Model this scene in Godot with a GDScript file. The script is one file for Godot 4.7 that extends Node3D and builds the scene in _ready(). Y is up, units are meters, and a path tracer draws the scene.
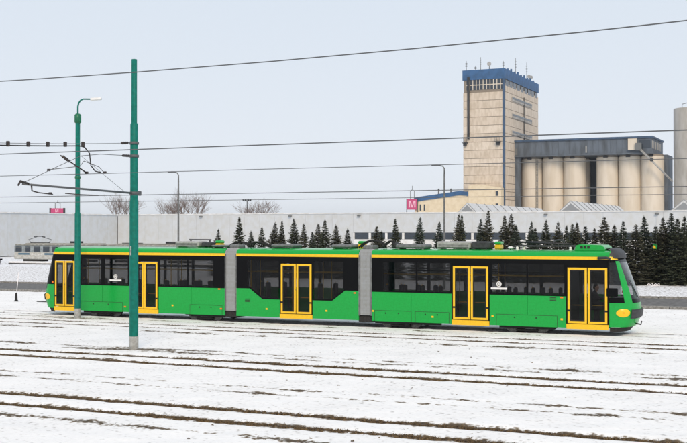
extends Node3D
# A three-section green tram on a snowy depot field, grain elevator behind.
# World axes: x runs along the tracks (u), -z runs away from the camera (v), y is up.

var M := {}
var rng := RandomNumberGenerator.new()
var used := {}

const TRAM_X := -21.9
const TRAM_V := 45.775
const W := 1.175
const RAIL_TRACKS := [45.775, 41.35, 30.4, 22.0]

# ------------------------------------------------------------------ helpers
func P(u: float, h: float, v: float) -> Vector3:
	return Vector3(u, h, -v)

func sf(smooth := false) -> SurfaceTool:
	var s := SurfaceTool.new()
	s.begin(Mesh.PRIMITIVE_TRIANGLES)
	s.set_smooth_group(0 if smooth else -1)
	return s

func tri(s: SurfaceTool, a: Vector3, b: Vector3, c: Vector3) -> void:
	s.add_vertex(a); s.add_vertex(b); s.add_vertex(c)

func quad(s: SurfaceTool, a: Vector3, b: Vector3, c: Vector3, d: Vector3) -> void:
	tri(s, a, b, c); tri(s, a, c, d)

func box(s: SurfaceTool, c: Vector3, size: Vector3) -> void:
	var h := size * 0.5
	var p := []
	for i in 8:
		p.append(c + Vector3(h.x if i & 1 else -h.x, h.y if i & 2 else -h.y, h.z if i & 4 else -h.z))
	quad(s, p[4], p[6], p[7], p[5]); quad(s, p[1], p[3], p[2], p[0])
	quad(s, p[0], p[2], p[6], p[4]); quad(s, p[5], p[7], p[3], p[1])
	quad(s, p[2], p[3], p[7], p[6]); quad(s, p[0], p[4], p[5], p[1])

func span(s: SurfaceTool, x0: float, x1: float, y0: float, y1: float, z0: float, z1: float) -> void:
	box(s, Vector3((x0 + x1) / 2, (y0 + y1) / 2, (z0 + z1) / 2), Vector3(absf(x1 - x0), absf(y1 - y0), absf(z1 - z0)))

func cbox(s: SurfaceTool, c: Vector3, size: Vector3, r: float) -> void:
	# a box with chamfered edges and corners
	var h := size * 0.5
	r = minf(r, minf(h.x, minf(h.y, h.z)) * 0.98)
	var pt := func(sx: int, sy: int, sz: int, ax: int) -> Vector3:
		var e := h - Vector3(r, r, r)
		e[ax] = h[ax]
		return c + Vector3(e.x * sx, e.y * sy, e.z * sz)
	for ax in 3:
		var b := (ax + 1) % 3
		var d := (ax + 2) % 3
		for sg in [-1, 1]:
			var q := []
			for k in [[-1, -1], [1, -1], [1, 1], [-1, 1]]:
				var sgn := [0, 0, 0]
				sgn[ax] = sg; sgn[b] = k[0]; sgn[d] = k[1]
				q.append(pt.call(sgn[0], sgn[1], sgn[2], ax))
			if sg > 0: quad(s, q[3], q[2], q[1], q[0])
			else: quad(s, q[0], q[1], q[2], q[3])
		for sb in [-1, 1]:
			for sd in [-1, 1]:
				var q2 := []
				for e in [[-1, b], [1, b], [1, d], [-1, d]]:
					var sgn := [0, 0, 0]
					sgn[ax] = e[0]; sgn[b] = sb; sgn[d] = sd
					q2.append(pt.call(sgn[0], sgn[1], sgn[2], e[1]))
				if sb * sd > 0: quad(s, q2[0], q2[1], q2[2], q2[3])
				else: quad(s, q2[3], q2[2], q2[1], q2[0])
	for i in 8:
		var sx := 1 if i & 1 else -1
		var sy := 1 if i & 2 else -1
		var sz := 1 if i & 4 else -1
		var a = pt.call(sx, sy, sz, 0); var b2 = pt.call(sx, sy, sz, 1); var d2 = pt.call(sx, sy, sz, 2)
		if sx * sy * sz > 0: tri(s, a, d2, b2)
		else: tri(s, a, b2, d2)

func prism(s: SurfaceTool, poly: Array, z0: float, z1: float) -> void:
	# polygon in x,y pulled out along z
	var pp := PackedVector2Array(poly)
	if Geometry2D.is_polygon_clockwise(pp): pp.reverse()
	var idx := Geometry2D.triangulate_polygon(pp)
	var lo := minf(z0, z1); var hi := maxf(z0, z1)
	for i in range(0, idx.size(), 3):
		var a := pp[idx[i]]; var b := pp[idx[i + 1]]; var c := pp[idx[i + 2]]
		if (b - a).cross(c - a) < 0.0:
			var t := b; b = c; c = t
		tri(s, Vector3(a.x, a.y, hi), Vector3(c.x, c.y, hi), Vector3(b.x, b.y, hi))
		tri(s, Vector3(a.x, a.y, lo), Vector3(b.x, b.y, lo), Vector3(c.x, c.y, lo))
	for i in pp.size():
		var a := pp[i]; var b := pp[(i + 1) % pp.size()]
		quad(s, Vector3(a.x, a.y, hi), Vector3(b.x, b.y, hi), Vector3(b.x, b.y, lo), Vector3(a.x, a.y, lo))

func tube(s: SurfaceTool, pts: Array, r0: float, r1: float, n := 8) -> void:
	var rings := []
	var up := Vector3.UP
	for i in pts.size():
		var d: Vector3
		if i == 0: d = pts[1] - pts[0]
		elif i == pts.size() - 1: d = pts[i] - pts[i - 1]
		else: d = pts[i + 1] - pts[i - 1]
		d = d.normalized()
		if i == 0: up = Vector3.UP if absf(d.y) < 0.9 else Vector3.RIGHT
		var a := d.cross(up).normalized()
		var b := a.cross(d).normalized()
		up = b
		var r := lerpf(r0, r1, float(i) / (pts.size() - 1))
		var ring := []
		for k in n:
			var w := TAU * k / n
			ring.append(pts[i] + (a * cos(w) + b * sin(w)) * r)
		rings.append(ring)
	for i in rings.size() - 1:
		for k in n:
			var k2 := (k + 1) % n
			quad(s, rings[i][k], rings[i][k2], rings[i + 1][k2], rings[i + 1][k])
	for k in range(1, n - 1):
		tri(s, rings[0][0], rings[0][k + 1], rings[0][k])
		var e = rings[-1]
		tri(s, e[0], e[k], e[k + 1])

func lathe(s: SurfaceTool, prof: Array, n: int, o := Vector3.ZERO) -> void:
	# profile of (radius, height) spun about y
	for i in prof.size() - 1:
		for k in n:
			var a := TAU * k / n; var b := TAU * (k + 1) / n
			var p: Vector2 = prof[i]; var q: Vector2 = prof[i + 1]
			var v0 := o + Vector3(cos(a) * p.x, p.y, sin(a) * p.x)
			var v1 := o + Vector3(cos(b) * p.x, p.y, sin(b) * p.x)
			var v2 := o + Vector3(cos(b) * q.x, q.y, sin(b) * q.x)
			var v3 := o + Vector3(cos(a) * q.x, q.y, sin(a) * q.x)
			if p.x > 1e-5: tri(s, v0, v1, v2)
			if q.x > 1e-5: tri(s, v0, v2, v3)

func disc_z(s: SurfaceTool, c: Vector3, r: float, z0: float, z1: float, n := 20, hole := 0.0) -> void:
	# a wheel-like cylinder whose axis runs along z
	for k in n:
		var a := TAU * k / n; var b := TAU * (k + 1) / n
		var pa := Vector3(cos(a), sin(a), 0); var pb := Vector3(cos(b), sin(b), 0)
		var f := Vector3(0, 0, z1); var g := Vector3(0, 0, z0)
		quad(s, c + pa * hole + f, c + pa * r + f, c + pb * r + f, c + pb * hole + f)
		quad(s, c + pa * hole + g, c + pb * hole + g, c + pb * r + g, c + pa * r + g)
		quad(s, c + pa * r + f, c + pa * r + g, c + pb * r + g, c + pb * r + f)

func put(s: SurfaceTool, called: String, m: Material, parent: Node = null) -> MeshInstance3D:
	s.generate_normals()
	var o := MeshInstance3D.new()
	o.mesh = s.commit()
	o.material_override = m
	o.name = called if parent else numbered(called)
	(parent if parent else self).add_child(o, true)
	return o

func inst(mesh: Mesh, called: String, m: Material, parent: Node, at: Vector3) -> MeshInstance3D:
	var o := MeshInstance3D.new()
	o.mesh = mesh; o.material_override = m; o.name = called; o.position = at
	parent.add_child(o, true)
	return o

func numbered(called: String) -> String:
	if not used.has(called):
		used[called] = 0
		return called
	used[called] += 1
	return "%s_%03d" % [called, used[called]]

func tag(o: Node, label: String, category: String, group := "") -> void:
	o.set_meta("label", label); o.set_meta("category", category)
	if group: o.set_meta("group", group)

func thing(called: String, label: String, category: String, at := Vector3.ZERO, group := "") -> Node3D:
	var o := Node3D.new()
	o.name = numbered(called); add_child(o); o.position = at
	tag(o, label, category, group)
	return o

func structure(o: Node, label := "") -> void:
	o.set_meta("kind", "structure")
	if label: o.set_meta("label", label)

func ordinal(i: int) -> String:
	var t := ["first", "second", "third", "fourth", "fifth", "sixth", "seventh", "eighth", "ninth", "tenth"]
	if i < 10: return t[i]
	var n := i + 1
	var e := "th"
	if n % 10 == 1 and n != 11: e = "st"
	elif n % 10 == 2 and n != 12: e = "nd"
	elif n % 10 == 3 and n != 13: e = "rd"
	return str(n) + e

func noise_tex(freq: float, lo: Color, hi: Color, size := 512, oct := 4, a := 0.25, b := 0.75, sd := 1, kind := FastNoiseLite.TYPE_SIMPLEX_SMOOTH) -> NoiseTexture2D:
	var n := FastNoiseLite.new()
	n.noise_type = kind; n.frequency = freq; n.seed = sd; n.fractal_octaves = oct
	var t := NoiseTexture2D.new()
	t.width = size; t.height = size; t.seamless = true; t.noise = n
	var g := Gradient.new()
	g.set_color(0, lo); g.set_color(1, hi); g.set_offset(0, a); g.set_offset(1, b)
	t.color_ramp = g
	return t

func mat(col: Color, rough := 0.7, metal := 0.0) -> StandardMaterial3D:
	var m := StandardMaterial3D.new()
	m.albedo_color = col; m.roughness = rough; m.metallic = metal
	return m

func worn(col: Color, rough: float, amount: float, scale: float, sd := 1, metal := 0.0, stretch := Vector3.ONE) -> StandardMaterial3D:
	# a plain colour broken up by grain and patches
	var m := mat(col, rough, metal)
	var d := 1.0 - amount
	m.albedo_texture = noise_tex(0.012, Color(d, d * 0.99, d * 0.97), Color(1, 1, 1), 512, 5, 0.2, 0.7, sd)
	m.uv1_triplanar = true; m.uv1_world_triplanar = true
	m.uv1_scale = Vector3.ONE * scale * stretch
	return m

func rgb(r: int, g: int, b: int) -> Color:
	return Color(r / 255.0, g / 255.0, b / 255.0)

# ------------------------------------------------------------------ light, sky, camera
func setup_view() -> void:
	var cam := Camera3D.new()
	cam.name = "camera"
	cam.position = Vector3(0, 4.14, 0)
	cam.rotation_degrees = Vector3(0.4817, 24.297, 0)
	cam.fov = 22.18
	cam.near = 0.1; cam.far = 6000
	add_child(cam)
	cam.current = true
	var sky_m := ProceduralSkyMaterial.new()
	sky_m.sky_top_color = rgb(194, 205, 218)
	sky_m.sky_horizon_color = rgb(220, 224, 229)
	sky_m.sky_curve = 0.10
	sky_m.ground_horizon_color = rgb(212, 216, 221)
	sky_m.ground_bottom_color = rgb(205, 207, 210)
	var sky := Sky.new(); sky.sky_material = sky_m
	var env := Environment.new()
	env.background_mode = Environment.BG_SKY
	env.sky = sky
	env.background_energy_multiplier = 1.0
	env.tonemap_mode = Environment.TONE_MAPPER_LINEAR
	env.tonemap_exposure = 1.25
	env.sdfgi_enabled = true; env.ssao_enabled = true; env.ssil_enabled = true
	env.fog_enabled = true
	env.fog_density = 0.00012
	env.fog_light_color = rgb(222, 230, 240)
	var we := WorldEnvironment.new()
	we.name = "world_environment"; we.environment = env
	add_child(we)
	var sun := DirectionalLight3D.new()
	sun.name = "sun"
	sun.light_energy = 0.5
	sun.light_color = Color(1.0, 0.92, 0.82)
	sun.light_angular_distance = 20.0
	sun.shadow_enabled = true
	sun.rotation_degrees = Vector3(-36, 30, 0)
	add_child(sun)

# ------------------------------------------------------------------ materials
func make_materials() -> void:
	M.green = worn(rgb(22, 166, 70), 0.2, 0.03, 1.3, 3)
	M.green.metallic_specular = 0.42
	M.yellow = worn(rgb(246, 198, 30), 0.3, 0.03, 1.3, 4)
	M.black = mat(rgb(12, 13, 15), 0.3)
	M.black.metallic_specular = 0.22
	M.rubber = mat(rgb(28, 28, 29), 0.8)
	M.under = worn(rgb(48, 46, 45), 0.8, 0.4, 1.5, 5)
	M.glass = mat(Color(0.012, 0.015, 0.018, 0.42), 0.03)
	M.glass.metallic_specular = 0.28
	M.glass.transparency = BaseMaterial3D.TRANSPARENCY_ALPHA
	M.screen = mat(Color(0.02, 0.028, 0.03, 0.35), 0.03)
	M.screen.transparency = BaseMaterial3D.TRANSPARENCY_ALPHA
	M.bellows = worn(rgb(172, 178, 184), 0.8, 0.08, 0.8, 6)
	M.roofgrey = worn(rgb(118, 122, 124), 0.6, 0.2, 0.8, 7)
	M.roofdark = worn(rgb(60, 62, 66), 0.6, 0.25, 0.8, 8)
	M.alu = worn(rgb(186, 186, 184), 0.45, 0.15, 0.8, 9, 0.3)
	M.steel = worn(rgb(110, 110, 108), 0.4, 0.3, 2.0, 10, 0.8)
	M.orange = mat(rgb(250, 120, 20), 0.3)
	M.white = worn(rgb(236, 238, 240), 0.6, 0.06, 0.6, 11)
	M.interior = mat(rgb(178, 180, 180), 0.6)
	M.floor = mat(rgb(70, 72, 75), 0.7)
	M.seat = mat(rgb(40, 44, 52), 0.8)
	M.teal = worn(rgb(14, 118, 106), 0.5, 0.12, 0.7, 12)
	M.teal.metallic_specular = 0.3
	M.tealb = worn(rgb(10, 112, 78), 0.45, 0.15, 0.7, 13)
	M.foot = worn(rgb(172, 174, 172), 0.75, 0.22, 1.2, 14)
	M.wire = mat(rgb(92, 95, 98), 0.6, 0.2)
	M.porcelain = mat(rgb(48, 40, 38), 0.4)
	M.rail = worn(rgb(92, 66, 48), 0.55, 0.4, 1.0, 15, 0.3)
	M.bark = worn(rgb(78, 66, 56), 0.95, 0.3, 1.0, 16)
	M.twig = mat(rgb(122, 106, 98), 0.95)
	M.spruce = []
	for k in 3:
		var m := worn([rgb(104, 112, 88), rgb(112, 112, 90), rgb(94, 108, 92)][k], 0.9, 0.5, 0.9, 20 + k)
		m.backlight_enabled = true; m.backlight = Color(0.10, 0.12, 0.07)
		M.spruce.append(m)
	M.beige = []
	for k in 3:
		M.beige.append(worn([rgb(213, 200, 184), rgb(208, 195, 179), rgb(216, 204, 189)][k], 0.9, 0.08, 0.11, 30 + k, 0.0, Vector3(1, 0.35, 1)))
	M.joint = mat(rgb(138, 128, 116), 0.95)
	M.shedjoint = mat(rgb(176, 180, 184), 0.9)
	M.cream = worn(rgb(222, 208, 182), 0.9, 0.04, 0.08, 34)
	M.bluemetal = worn(rgb(56, 98, 144), 0.7, 0.12, 0.05, 35)
	M.bluetrim = worn(rgb(66, 90, 120), 0.7, 0.12, 0.05, 51)
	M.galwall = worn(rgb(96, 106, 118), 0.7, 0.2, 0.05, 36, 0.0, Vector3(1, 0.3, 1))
	M.silo = worn(rgb(218, 209, 195), 0.9, 0.05, 0.06, 37, 0.0, Vector3(1, 0.22, 1))
	M.concrete = worn(rgb(182, 180, 176), 0.9, 0.14, 0.06, 38, 0.0, Vector3(1, 0.3, 1))
	M.darkglass = mat(rgb(58, 66, 76), 0.12)
	M.shed = []
	for k in 3:
		M.shed.append(worn([rgb(199, 204, 209), rgb(198, 203, 208), rgb(200, 205, 210)][k], 0.6, 0.025, 0.1, 40 + k))
	M.shedlow = worn(rgb(226, 228, 230), 0.7, 0.08, 0.1, 44)
	M.snowcap = worn(rgb(238, 240, 244), 0.9, 0.05, 0.3, 45)
	M.rib = mat(rgb(138, 142, 146), 0.7)
	M.asphalt = worn(rgb(110, 108, 106), 0.75, 0.3, 0.35, 46)
	M.kerb = worn(rgb(150, 149, 146), 0.9, 0.25, 0.8, 47)
	M.pink = mat(rgb(186, 72, 118), 0.7)
	M.signwhite = mat(rgb(240, 236, 238), 0.5)
	M.signpale = mat(rgb(228, 176, 198), 0.6)
	M.glazing = worn(rgb(208, 211, 215), 0.7, 0.1, 0.3, 52)
	M.oldbody = worn(rgb(150, 160, 166), 0.6, 0.15, 0.3, 48)
	M.oldcream = worn(rgb(196, 197, 193), 0.6, 0.12, 0.3, 49)
	M.oldroof = worn(rgb(160, 160, 154), 0.8, 0.15, 0.3, 50)
	M.oldblue = mat(rgb(82, 112, 132), 0.5)
	M.skin = mat(rgb(196, 150, 125), 0.6)
	M.cloth = mat(rgb(30, 33, 42), 0.9)
	M.hair = mat(rgb(44, 34, 28), 0.8)

# ------------------------------------------------------------------ ground
const GU0 := -66.0
const GU1 := 9.0
const GV0 := 13.5
const GV1 := 62.0

func rail_list() -> Array:
	var r := []
	for t in RAIL_TRACKS:
		r.append(t + 0.7175); r.append(t - 0.7175)
	return r

func build_ground() -> void:
	# the large sheet out to the horizon
	var s := sf()
	var R := 3500.0
	quad(s, Vector3(-R, -0.06, -R), Vector3(R, -0.06, -R), Vector3(R, -0.06, R), Vector3(-R, -0.06, R))
	var gm := mat(rgb(236, 238, 242), 0.9)
	gm.albedo_texture = noise_tex(0.02, rgb(118, 108, 98), Color(1, 1, 1), 1024, 6, 0.22, 0.36, 60)
	gm.uv1_triplanar = true; gm.uv1_world_triplanar = true; gm.uv1_scale = Vector3.ONE * 0.06
	var far := put(s, "ground", gm)
	structure(far, "flat snow-covered ground reaching to the horizon")
	# the near field: uneven trodden snow with bare soil showing along the rails
	var TW := 2048
	var TH := 1408
	var n1 := FastNoiseLite.new(); n1.seed = 5; n1.frequency = 0.09; n1.fractal_octaves = 5
	var n2 := FastNoiseLite.new(); n2.seed = 9; n2.frequency = 0.012; n2.fractal_octaves = 4
	var n3 := FastNoiseLite.new(); n3.seed = 15; n3.frequency = 0.24; n3.fractal_octaves = 3
	var d1 := n1.get_image(TW, TH, false, false, false).get_data()
	var d2 := n2.get_image(TW, TH, false, false, false).get_data()
	var d3 := n3.get_image(TW, TH, false, false, false).get_data()
	var buf := PackedByteArray()
	buf.resize(TW * TH * 3)
	# lines of bare soil: v, half width, strength, patch offset
	var lines := []
	for t in 4:
		var st: float = [0.25, 0.92, 0.98, 1.0][t]
		for sg in [1.0, -1.0]:
			var wd: float = [0.09, 0.12, 0.22, 0.20][t]
			lines.append([RAIL_TRACKS[t] + 0.7175 * sg, wd, st, 37.0 * lines.size()])
	lines.append([33.15, 0.14, 0.42, 311.0])
	lines.append([32.4, 0.20, 0.22, 711.0])
	lines.append([25.25, 0.12, 0.46, 431.0])
	lines.append([26.2, 0.12, 0.18, 1231.0])
	lines.append([19.9, 0.14, 0.30, 571.0])
	lines.append([38.9, 0.22, 0.20, 911.0])
	lines.append([43.7, 0.12, 0.30, 1011.0])
	var rows := []
	for j in TH:
		var v := GV0 + (GV1 - GV0) * (j + 0.5) / TH
		var near := []
		for l in lines:
			if absf(v - l[0]) < l[1] * 2.6 + 0.12: near.append(l)
		rows.append(near)
	var pn := FastNoiseLite.new(); pn.seed = 31; pn.frequency = 0.16; pn.fractal_octaves = 4
	var prof := []   # along-track strength of each line, per column
	for l in lines:
		var c := PackedFloat32Array(); c.resize(TW)
		for i in TW:
			var u := GU0 + (GU1 - GU0) * (i + 0.5) / TW
			c[i] = pn.get_noise_2d(u * (2.6 if l[2] < 0.9 else 2.5), l[3])
		prof.append(c)
	for li in lines.size(): lines[li].append(prof[li])
	for j in TH:
		var v := GV0 + (GV1 - GV0) * (j + 0.5) / TH
		var near: Array = rows[j]
		for i in TW:
			var q := j * TW + i
			var a := d1[q] / 255.0
			var b := d2[q] / 255.0
			var g := d3[q] / 255.0
			# snow tone, thin grey-brown litter where coarse and fine noise agree
			var w := 0.955 + (b - 0.5) * 0.05 + (g - 0.5) * 0.05
			var r := w; var gg := w * 0.998; var bb := w * 0.995
			var litter := clampf((0.34 - g) * 5.0 + (0.42 - b) * 1.1 + (0.38 - a) * 2.4, 0.0, 1.0) * 0.38
			var soil := 0.0
			for l in near:
				var c: PackedFloat32Array = l[4]
				var st: float = l[2]
				var dv := absf(v - float(l[0]) + (b - 0.5) * 0.12) / float(l[1])
				# width swells and shrinks along the line; low strength leaves only patches
				var wd := st * 1.15 - 0.15 + c[i] * (0.9 if st > 0.9 else 2.2) + (a - 0.5) * (1.6 if st > 0.9 else 3.2) + (g - 0.5) * (1.6 if st > 0.9 else 3.0)
				var k := clampf((wd - dv) * 2.4 + 0.25, 0.0, 1.0)
				if k > soil: soil = k
			var k2 := maxf(soil, litter)
			if k2 > 0.0:
				var br := 0.26 + (g - 0.5) * 0.34 + (a - 0.5) * 0.24
				var sr := br * 1.10; var sg2 := br * 0.92; var sb := br * 0.68
				r = lerpf(r, sr, k2); gg = lerpf(gg, sg2, k2); bb = lerpf(bb, sb, k2)
			buf[q * 3] = int(clampf(r, 0, 1) * 255); buf[q * 3 + 1] = int(clampf(gg, 0, 1) * 255); buf[q * 3 + 2] = int(clampf(bb, 0, 1) * 255)
	# bare trodden soil round the feet of the two poles
	for c in [[-22.69, 32.75, 0.95], [-33.2, 43.25, 0.7]]:
		for j in TH:
			var v := GV0 + (GV1 - GV0) * (j + 0.5) / TH
			if absf(v - c[1]) > 0.9: continue
			for i in range(int((c[0] - 3.0 - GU0) / (GU1 - GU0) * TW), int((c[0] + 3.0 - GU0) / (GU1 - GU0) * TW)):
				var u := GU0 + (GU1 - GU0) * (i + 0.5) / TW
				var q := j * TW + i
				var g := d3[q] / 255.0; var a := d1[q] / 255.0
				var dd := Vector2((u - c[0]) / 1.9, (v - c[1]) / 0.42).length()
				var k: float = clampf((0.95 - dd + (g - 0.5) * 2.2 + (a - 0.5) * 2.2) * 2.2, 0.0, 1.0) * c[2]
				if k <= 0.0: continue
				var br := 0.27 + (g - 0.5) * 0.34
				buf[q * 3] = int(lerpf(buf[q * 3], br * 280.0, k)); buf[q * 3 + 1] = int(lerpf(buf[q * 3 + 1], br * 236.0, k)); buf[q * 3 + 2] = int(lerpf(buf[q * 3 + 2], br * 174.0, k))
	var img := Image.create_from_data(TW, TH, false, Image.FORMAT_RGB8, buf)
	var sm := mat(Color(1, 1, 1), 0.92)
	sm.albedo_texture = ImageTexture.create_from_image(img)
	# relief
	var NU := 440
	var NV := 560
	var hn := FastNoiseLite.new(); hn.seed = 77; hn.frequency = 0.9; hn.fractal_octaves = 4
	var hl := FastNoiseLite.new(); hl.seed = 78; hl.frequency = 0.08; hl.fractal_octaves = 2
	var verts := PackedVector3Array(); var uvs := PackedVector2Array(); var idx := PackedInt32Array()
	verts.resize((NU + 1) * (NV + 1)); uvs.resize((NU + 1) * (NV + 1))
	var rl := rail_list()
	for j in NV + 1:
		var v := lerpf(GV0, GV1, float(j) / NV)
		var dr := 99.0
		for r in rl: dr = minf(dr, absf(v - r))
		var edge := smoothstep(0.0, 1.5, GV1 - v)
		for i in NU + 1:
			var u := lerpf(GU0, GU1, float(i) / NU)
			var y := 0.035 + hn.get_noise_2d(u, v) * 0.028 + hl.get_noise_2d(u, v) * 0.03
			var k := smoothstep(0.08, 0.42, dr)
			y = lerpf(-0.004 + hn.get_noise_2d(u * 3.0 + 50.0, v * 3.0) * 0.045, y, k)
			y = lerpf(-0.05, y, edge)
			var q := j * (NU + 1) + i
			verts[q] = Vector3(u, y, -v)
			uvs[q] = Vector2(float(i) / NU, float(j) / NV)
	for j in NV:
		for i in NU:
			var q := j * (NU + 1) + i
			idx.append_array([q, q + NU + 1, q + NU + 2, q, q + NU + 2, q + 1])
	var arr := []
	arr.resize(Mesh.ARRAY_MAX)
	arr[Mesh.ARRAY_VERTEX] = verts; arr[Mesh.ARRAY_TEX_UV] = uvs; arr[Mesh.ARRAY_INDEX] = idx
	var am := ArrayMesh.new()
	am.add_surface_from_arrays(Mesh.PRIMITIVE_TRIANGLES, arr)
	var st2 := SurfaceTool.new()
	st2.create_from(am, 0); st2.generate_normals()
	var field := MeshInstance3D.new()
	field.name = "snow_field"; field.mesh = st2.commit(); field.material_override = sm
	add_child(field)
	structure(field, "snow-covered field crossed by tram tracks with bare soil along the rails")
	# rails
	for t in 4:
		var node := Node3D.new()
		node.name = numbered("tram_track"); add_child(node)
		node.position = P(0, 0, RAIL_TRACKS[t])
		structure(node, ["tram track under the green tram", "snowed-over tram track in front of the green tram", "tram track between the two foreground lines beside the tall pole", "tram track nearest the camera"][t])
		for sg in [-1.0, 1.0]:
			var rs := sf()
			span(rs, -150, 60, -0.05, 0.012, 0.7175 * sg - 0.03, 0.7175 * sg + 0.03)
			span(rs, -150, 60, -0.05, 0.000, 0.7175 * sg - 0.085, 0.7175 * sg - 0.07)
			put(rs, "rail", M.rail, node)
	# dry grass and clods standing along the rails
	var tuft := sf()
	rng.seed = 12
	for k in 3:
		# a crumbly clod
		var o := Vector3(rng.randf_range(-0.07, 0.07), 0.0, rng.randf_range(-0.05, 0.05))
		var rr := rng.randf_range(0.02, 0.04)
		var top := o + Vector3(rng.randf_range(-0.01, 0.01), rr * 0.9, 0)
		var ring := []
		for q in 5: ring.append(o + Vector3(cos(q * TAU / 5) * rr * rng.randf_range(0.8, 1.6), -0.01, sin(q * TAU / 5) * rr * rng.randf_range(0.7, 1.3)))
		for q in 5: tri(tuft, ring[q], ring[(q + 1) % 5], top)
	for k in 6:
		var a := rng.randf() * TAU
		var d := Vector3(cos(a), 0, sin(a))
		var e := Vector3(-d.z, 0, d.x) * 0.010
		var o := d * rng.randf() * 0.03
		var tip := o + d * rng.randf_range(0.05, 0.12) + Vector3(0, rng.randf_range(0.015, 0.055), 0)
		var mid := o.lerp(tip, 0.5) + Vector3(0, 0.012, 0)
		tri(tuft, o - e, o + e, mid); tri(tuft, mid - e * 0.7, mid + e * 0.7, tip)
	tuft.generate_normals()
	var tm := tuft.commit()
	var xf := []
	for li in lines.size():
		var l: Array = lines[li]
		var c: PackedFloat32Array = l[4]
		var st: float = l[2]
		var cnt := 7000 if st > 0.9 else (2600 if st > 0.45 else 900)
		if li < 2: cnt = 150
		for k in cnt:
			var u := rng.randf_range(GU0 + 1, GU1 - 1)
			var i := int((u - GU0) / (GU1 - GU0) * TW)
			var wd := st * 1.15 - 0.15 + c[i] * (0.9 if st > 0.9 else 2.2)
			if rng.randf() * 0.8 > wd: continue
			var v := float(l[0]) + rng.randfn(0.0, 0.42) * float(l[1])
			var b := Basis(Vector3.UP, rng.randf() * TAU).scaled(Vector3.ONE * rng.randf_range(0.4, 1.0))
			xf.append(Transform3D(b, P(u, 0.0, v)))
	for k in 2200:
		var u := rng.randf_range(-60, 5); var v := rng.randf_range(15, 60)
		xf.append(Transform3D(Basis(Vector3.UP, rng.randf() * TAU).scaled(Vector3.ONE * rng.randf_range(0.3, 0.65)), P(u, 0.02, v)))
	var mm := MultiMesh.new()
	mm.transform_format = MultiMesh.TRANSFORM_3D
	mm.mesh = tm; mm.instance_count = xf.size()
	for k in xf.size(): mm.set_instance_transform(k, xf[k])
	var grass := MultiMeshInstance3D.new()
	grass.name = "dry_grass"; grass.multimesh = mm
	grass.material_override = worn(rgb(124, 102, 70), 0.95, 0.5, 1.5, 61)
	add_child(grass)
	tag(grass, "dry brown grass tufts sticking out of the snow along the rails", "grass")
	grass.set_meta("kind", "stuff")
	# road behind the tram with kerbs, snow verge beyond it
	var rs2 := sf()
	quad(rs2, P(-400, -0.02, 71.5), P(200, -0.02, 71.5), P(200, -0.02, 62.6), P(-400, -0.02, 62.6))
	structure(put(rs2, "road", M.asphalt), "grey wet road running behind the tram")
	rng.seed = 33
	for vv in [62.35, 71.75]:
		var kn := Node3D.new(); kn.name = numbered("kerb"); add_child(kn); kn.position = P(0, 0, vv)
		structure(kn, "kerb on the near side of the road" if vv < 65 else "kerb on the far side of the road")
		var ks := sf()
		cbox(ks, Vector3.ZERO, Vector3(1.97, 0.2, 0.2), 0.02)
		ks.generate_normals()
		var km := ks.commit()
		for k in 60: inst(km, "kerb_stone", M.kerb, kn, Vector3(-100 + k * 2.0, 0.0 + rng.randf_range(-0.006, 0.006), 0))
	var vs := sf(true)
	var vn := FastNoiseLite.new(); vn.seed = 90; vn.frequency = 0.35; vn.fractal_octaves = 4
	var cols := 260; var rws := 34
	var grid := []
	for j in rws + 1:
		var row := []
		for i in cols + 1:
			var u := lerpf(-130, 40, float(i) / cols); var v := lerpf(71.9, 100.0, pow(float(j) / rws, 1.4))
			var e := smoothstep(0.0, 0.8, v - 71.9)
			row.append(P(u, lerpf(0.07, 0.12, e) + vn.get_noise_2d(u, v) * 0.09 * e, v))
		grid.append(row)
	for j in rws:
		for i in cols: quad(vs, grid[j][i], grid[j + 1][i], grid[j + 1][i + 1], grid[j][i + 1])
	var verge := mat(rgb(240, 241, 244), 0.92)
	verge.albedo_texture = noise_tex(0.03, rgb(110, 98, 84), Color(1, 1, 1), 1024, 6, 0.30, 0.42, 63)
	verge.uv1_triplanar = true; verge.uv1_world_triplanar = true; verge.uv1_scale = Vector3(0.10, 0.10, 0.25)
	structure(put(vs, "snow_verge", verge), "snowy verge between the road and the spruces")

# ------------------------------------------------------------------ warehouse
func wall_panels(parent: Node, mesh: Mesh, n: int, a: Vector3, step: Vector3, turn: float, mats: Array) -> void:
	for k in n:
		var o := inst(mesh, "wall_panel", mats[rng.randi() % mats.size()], parent, a + step * k)
		o.rotation.y = turn

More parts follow.
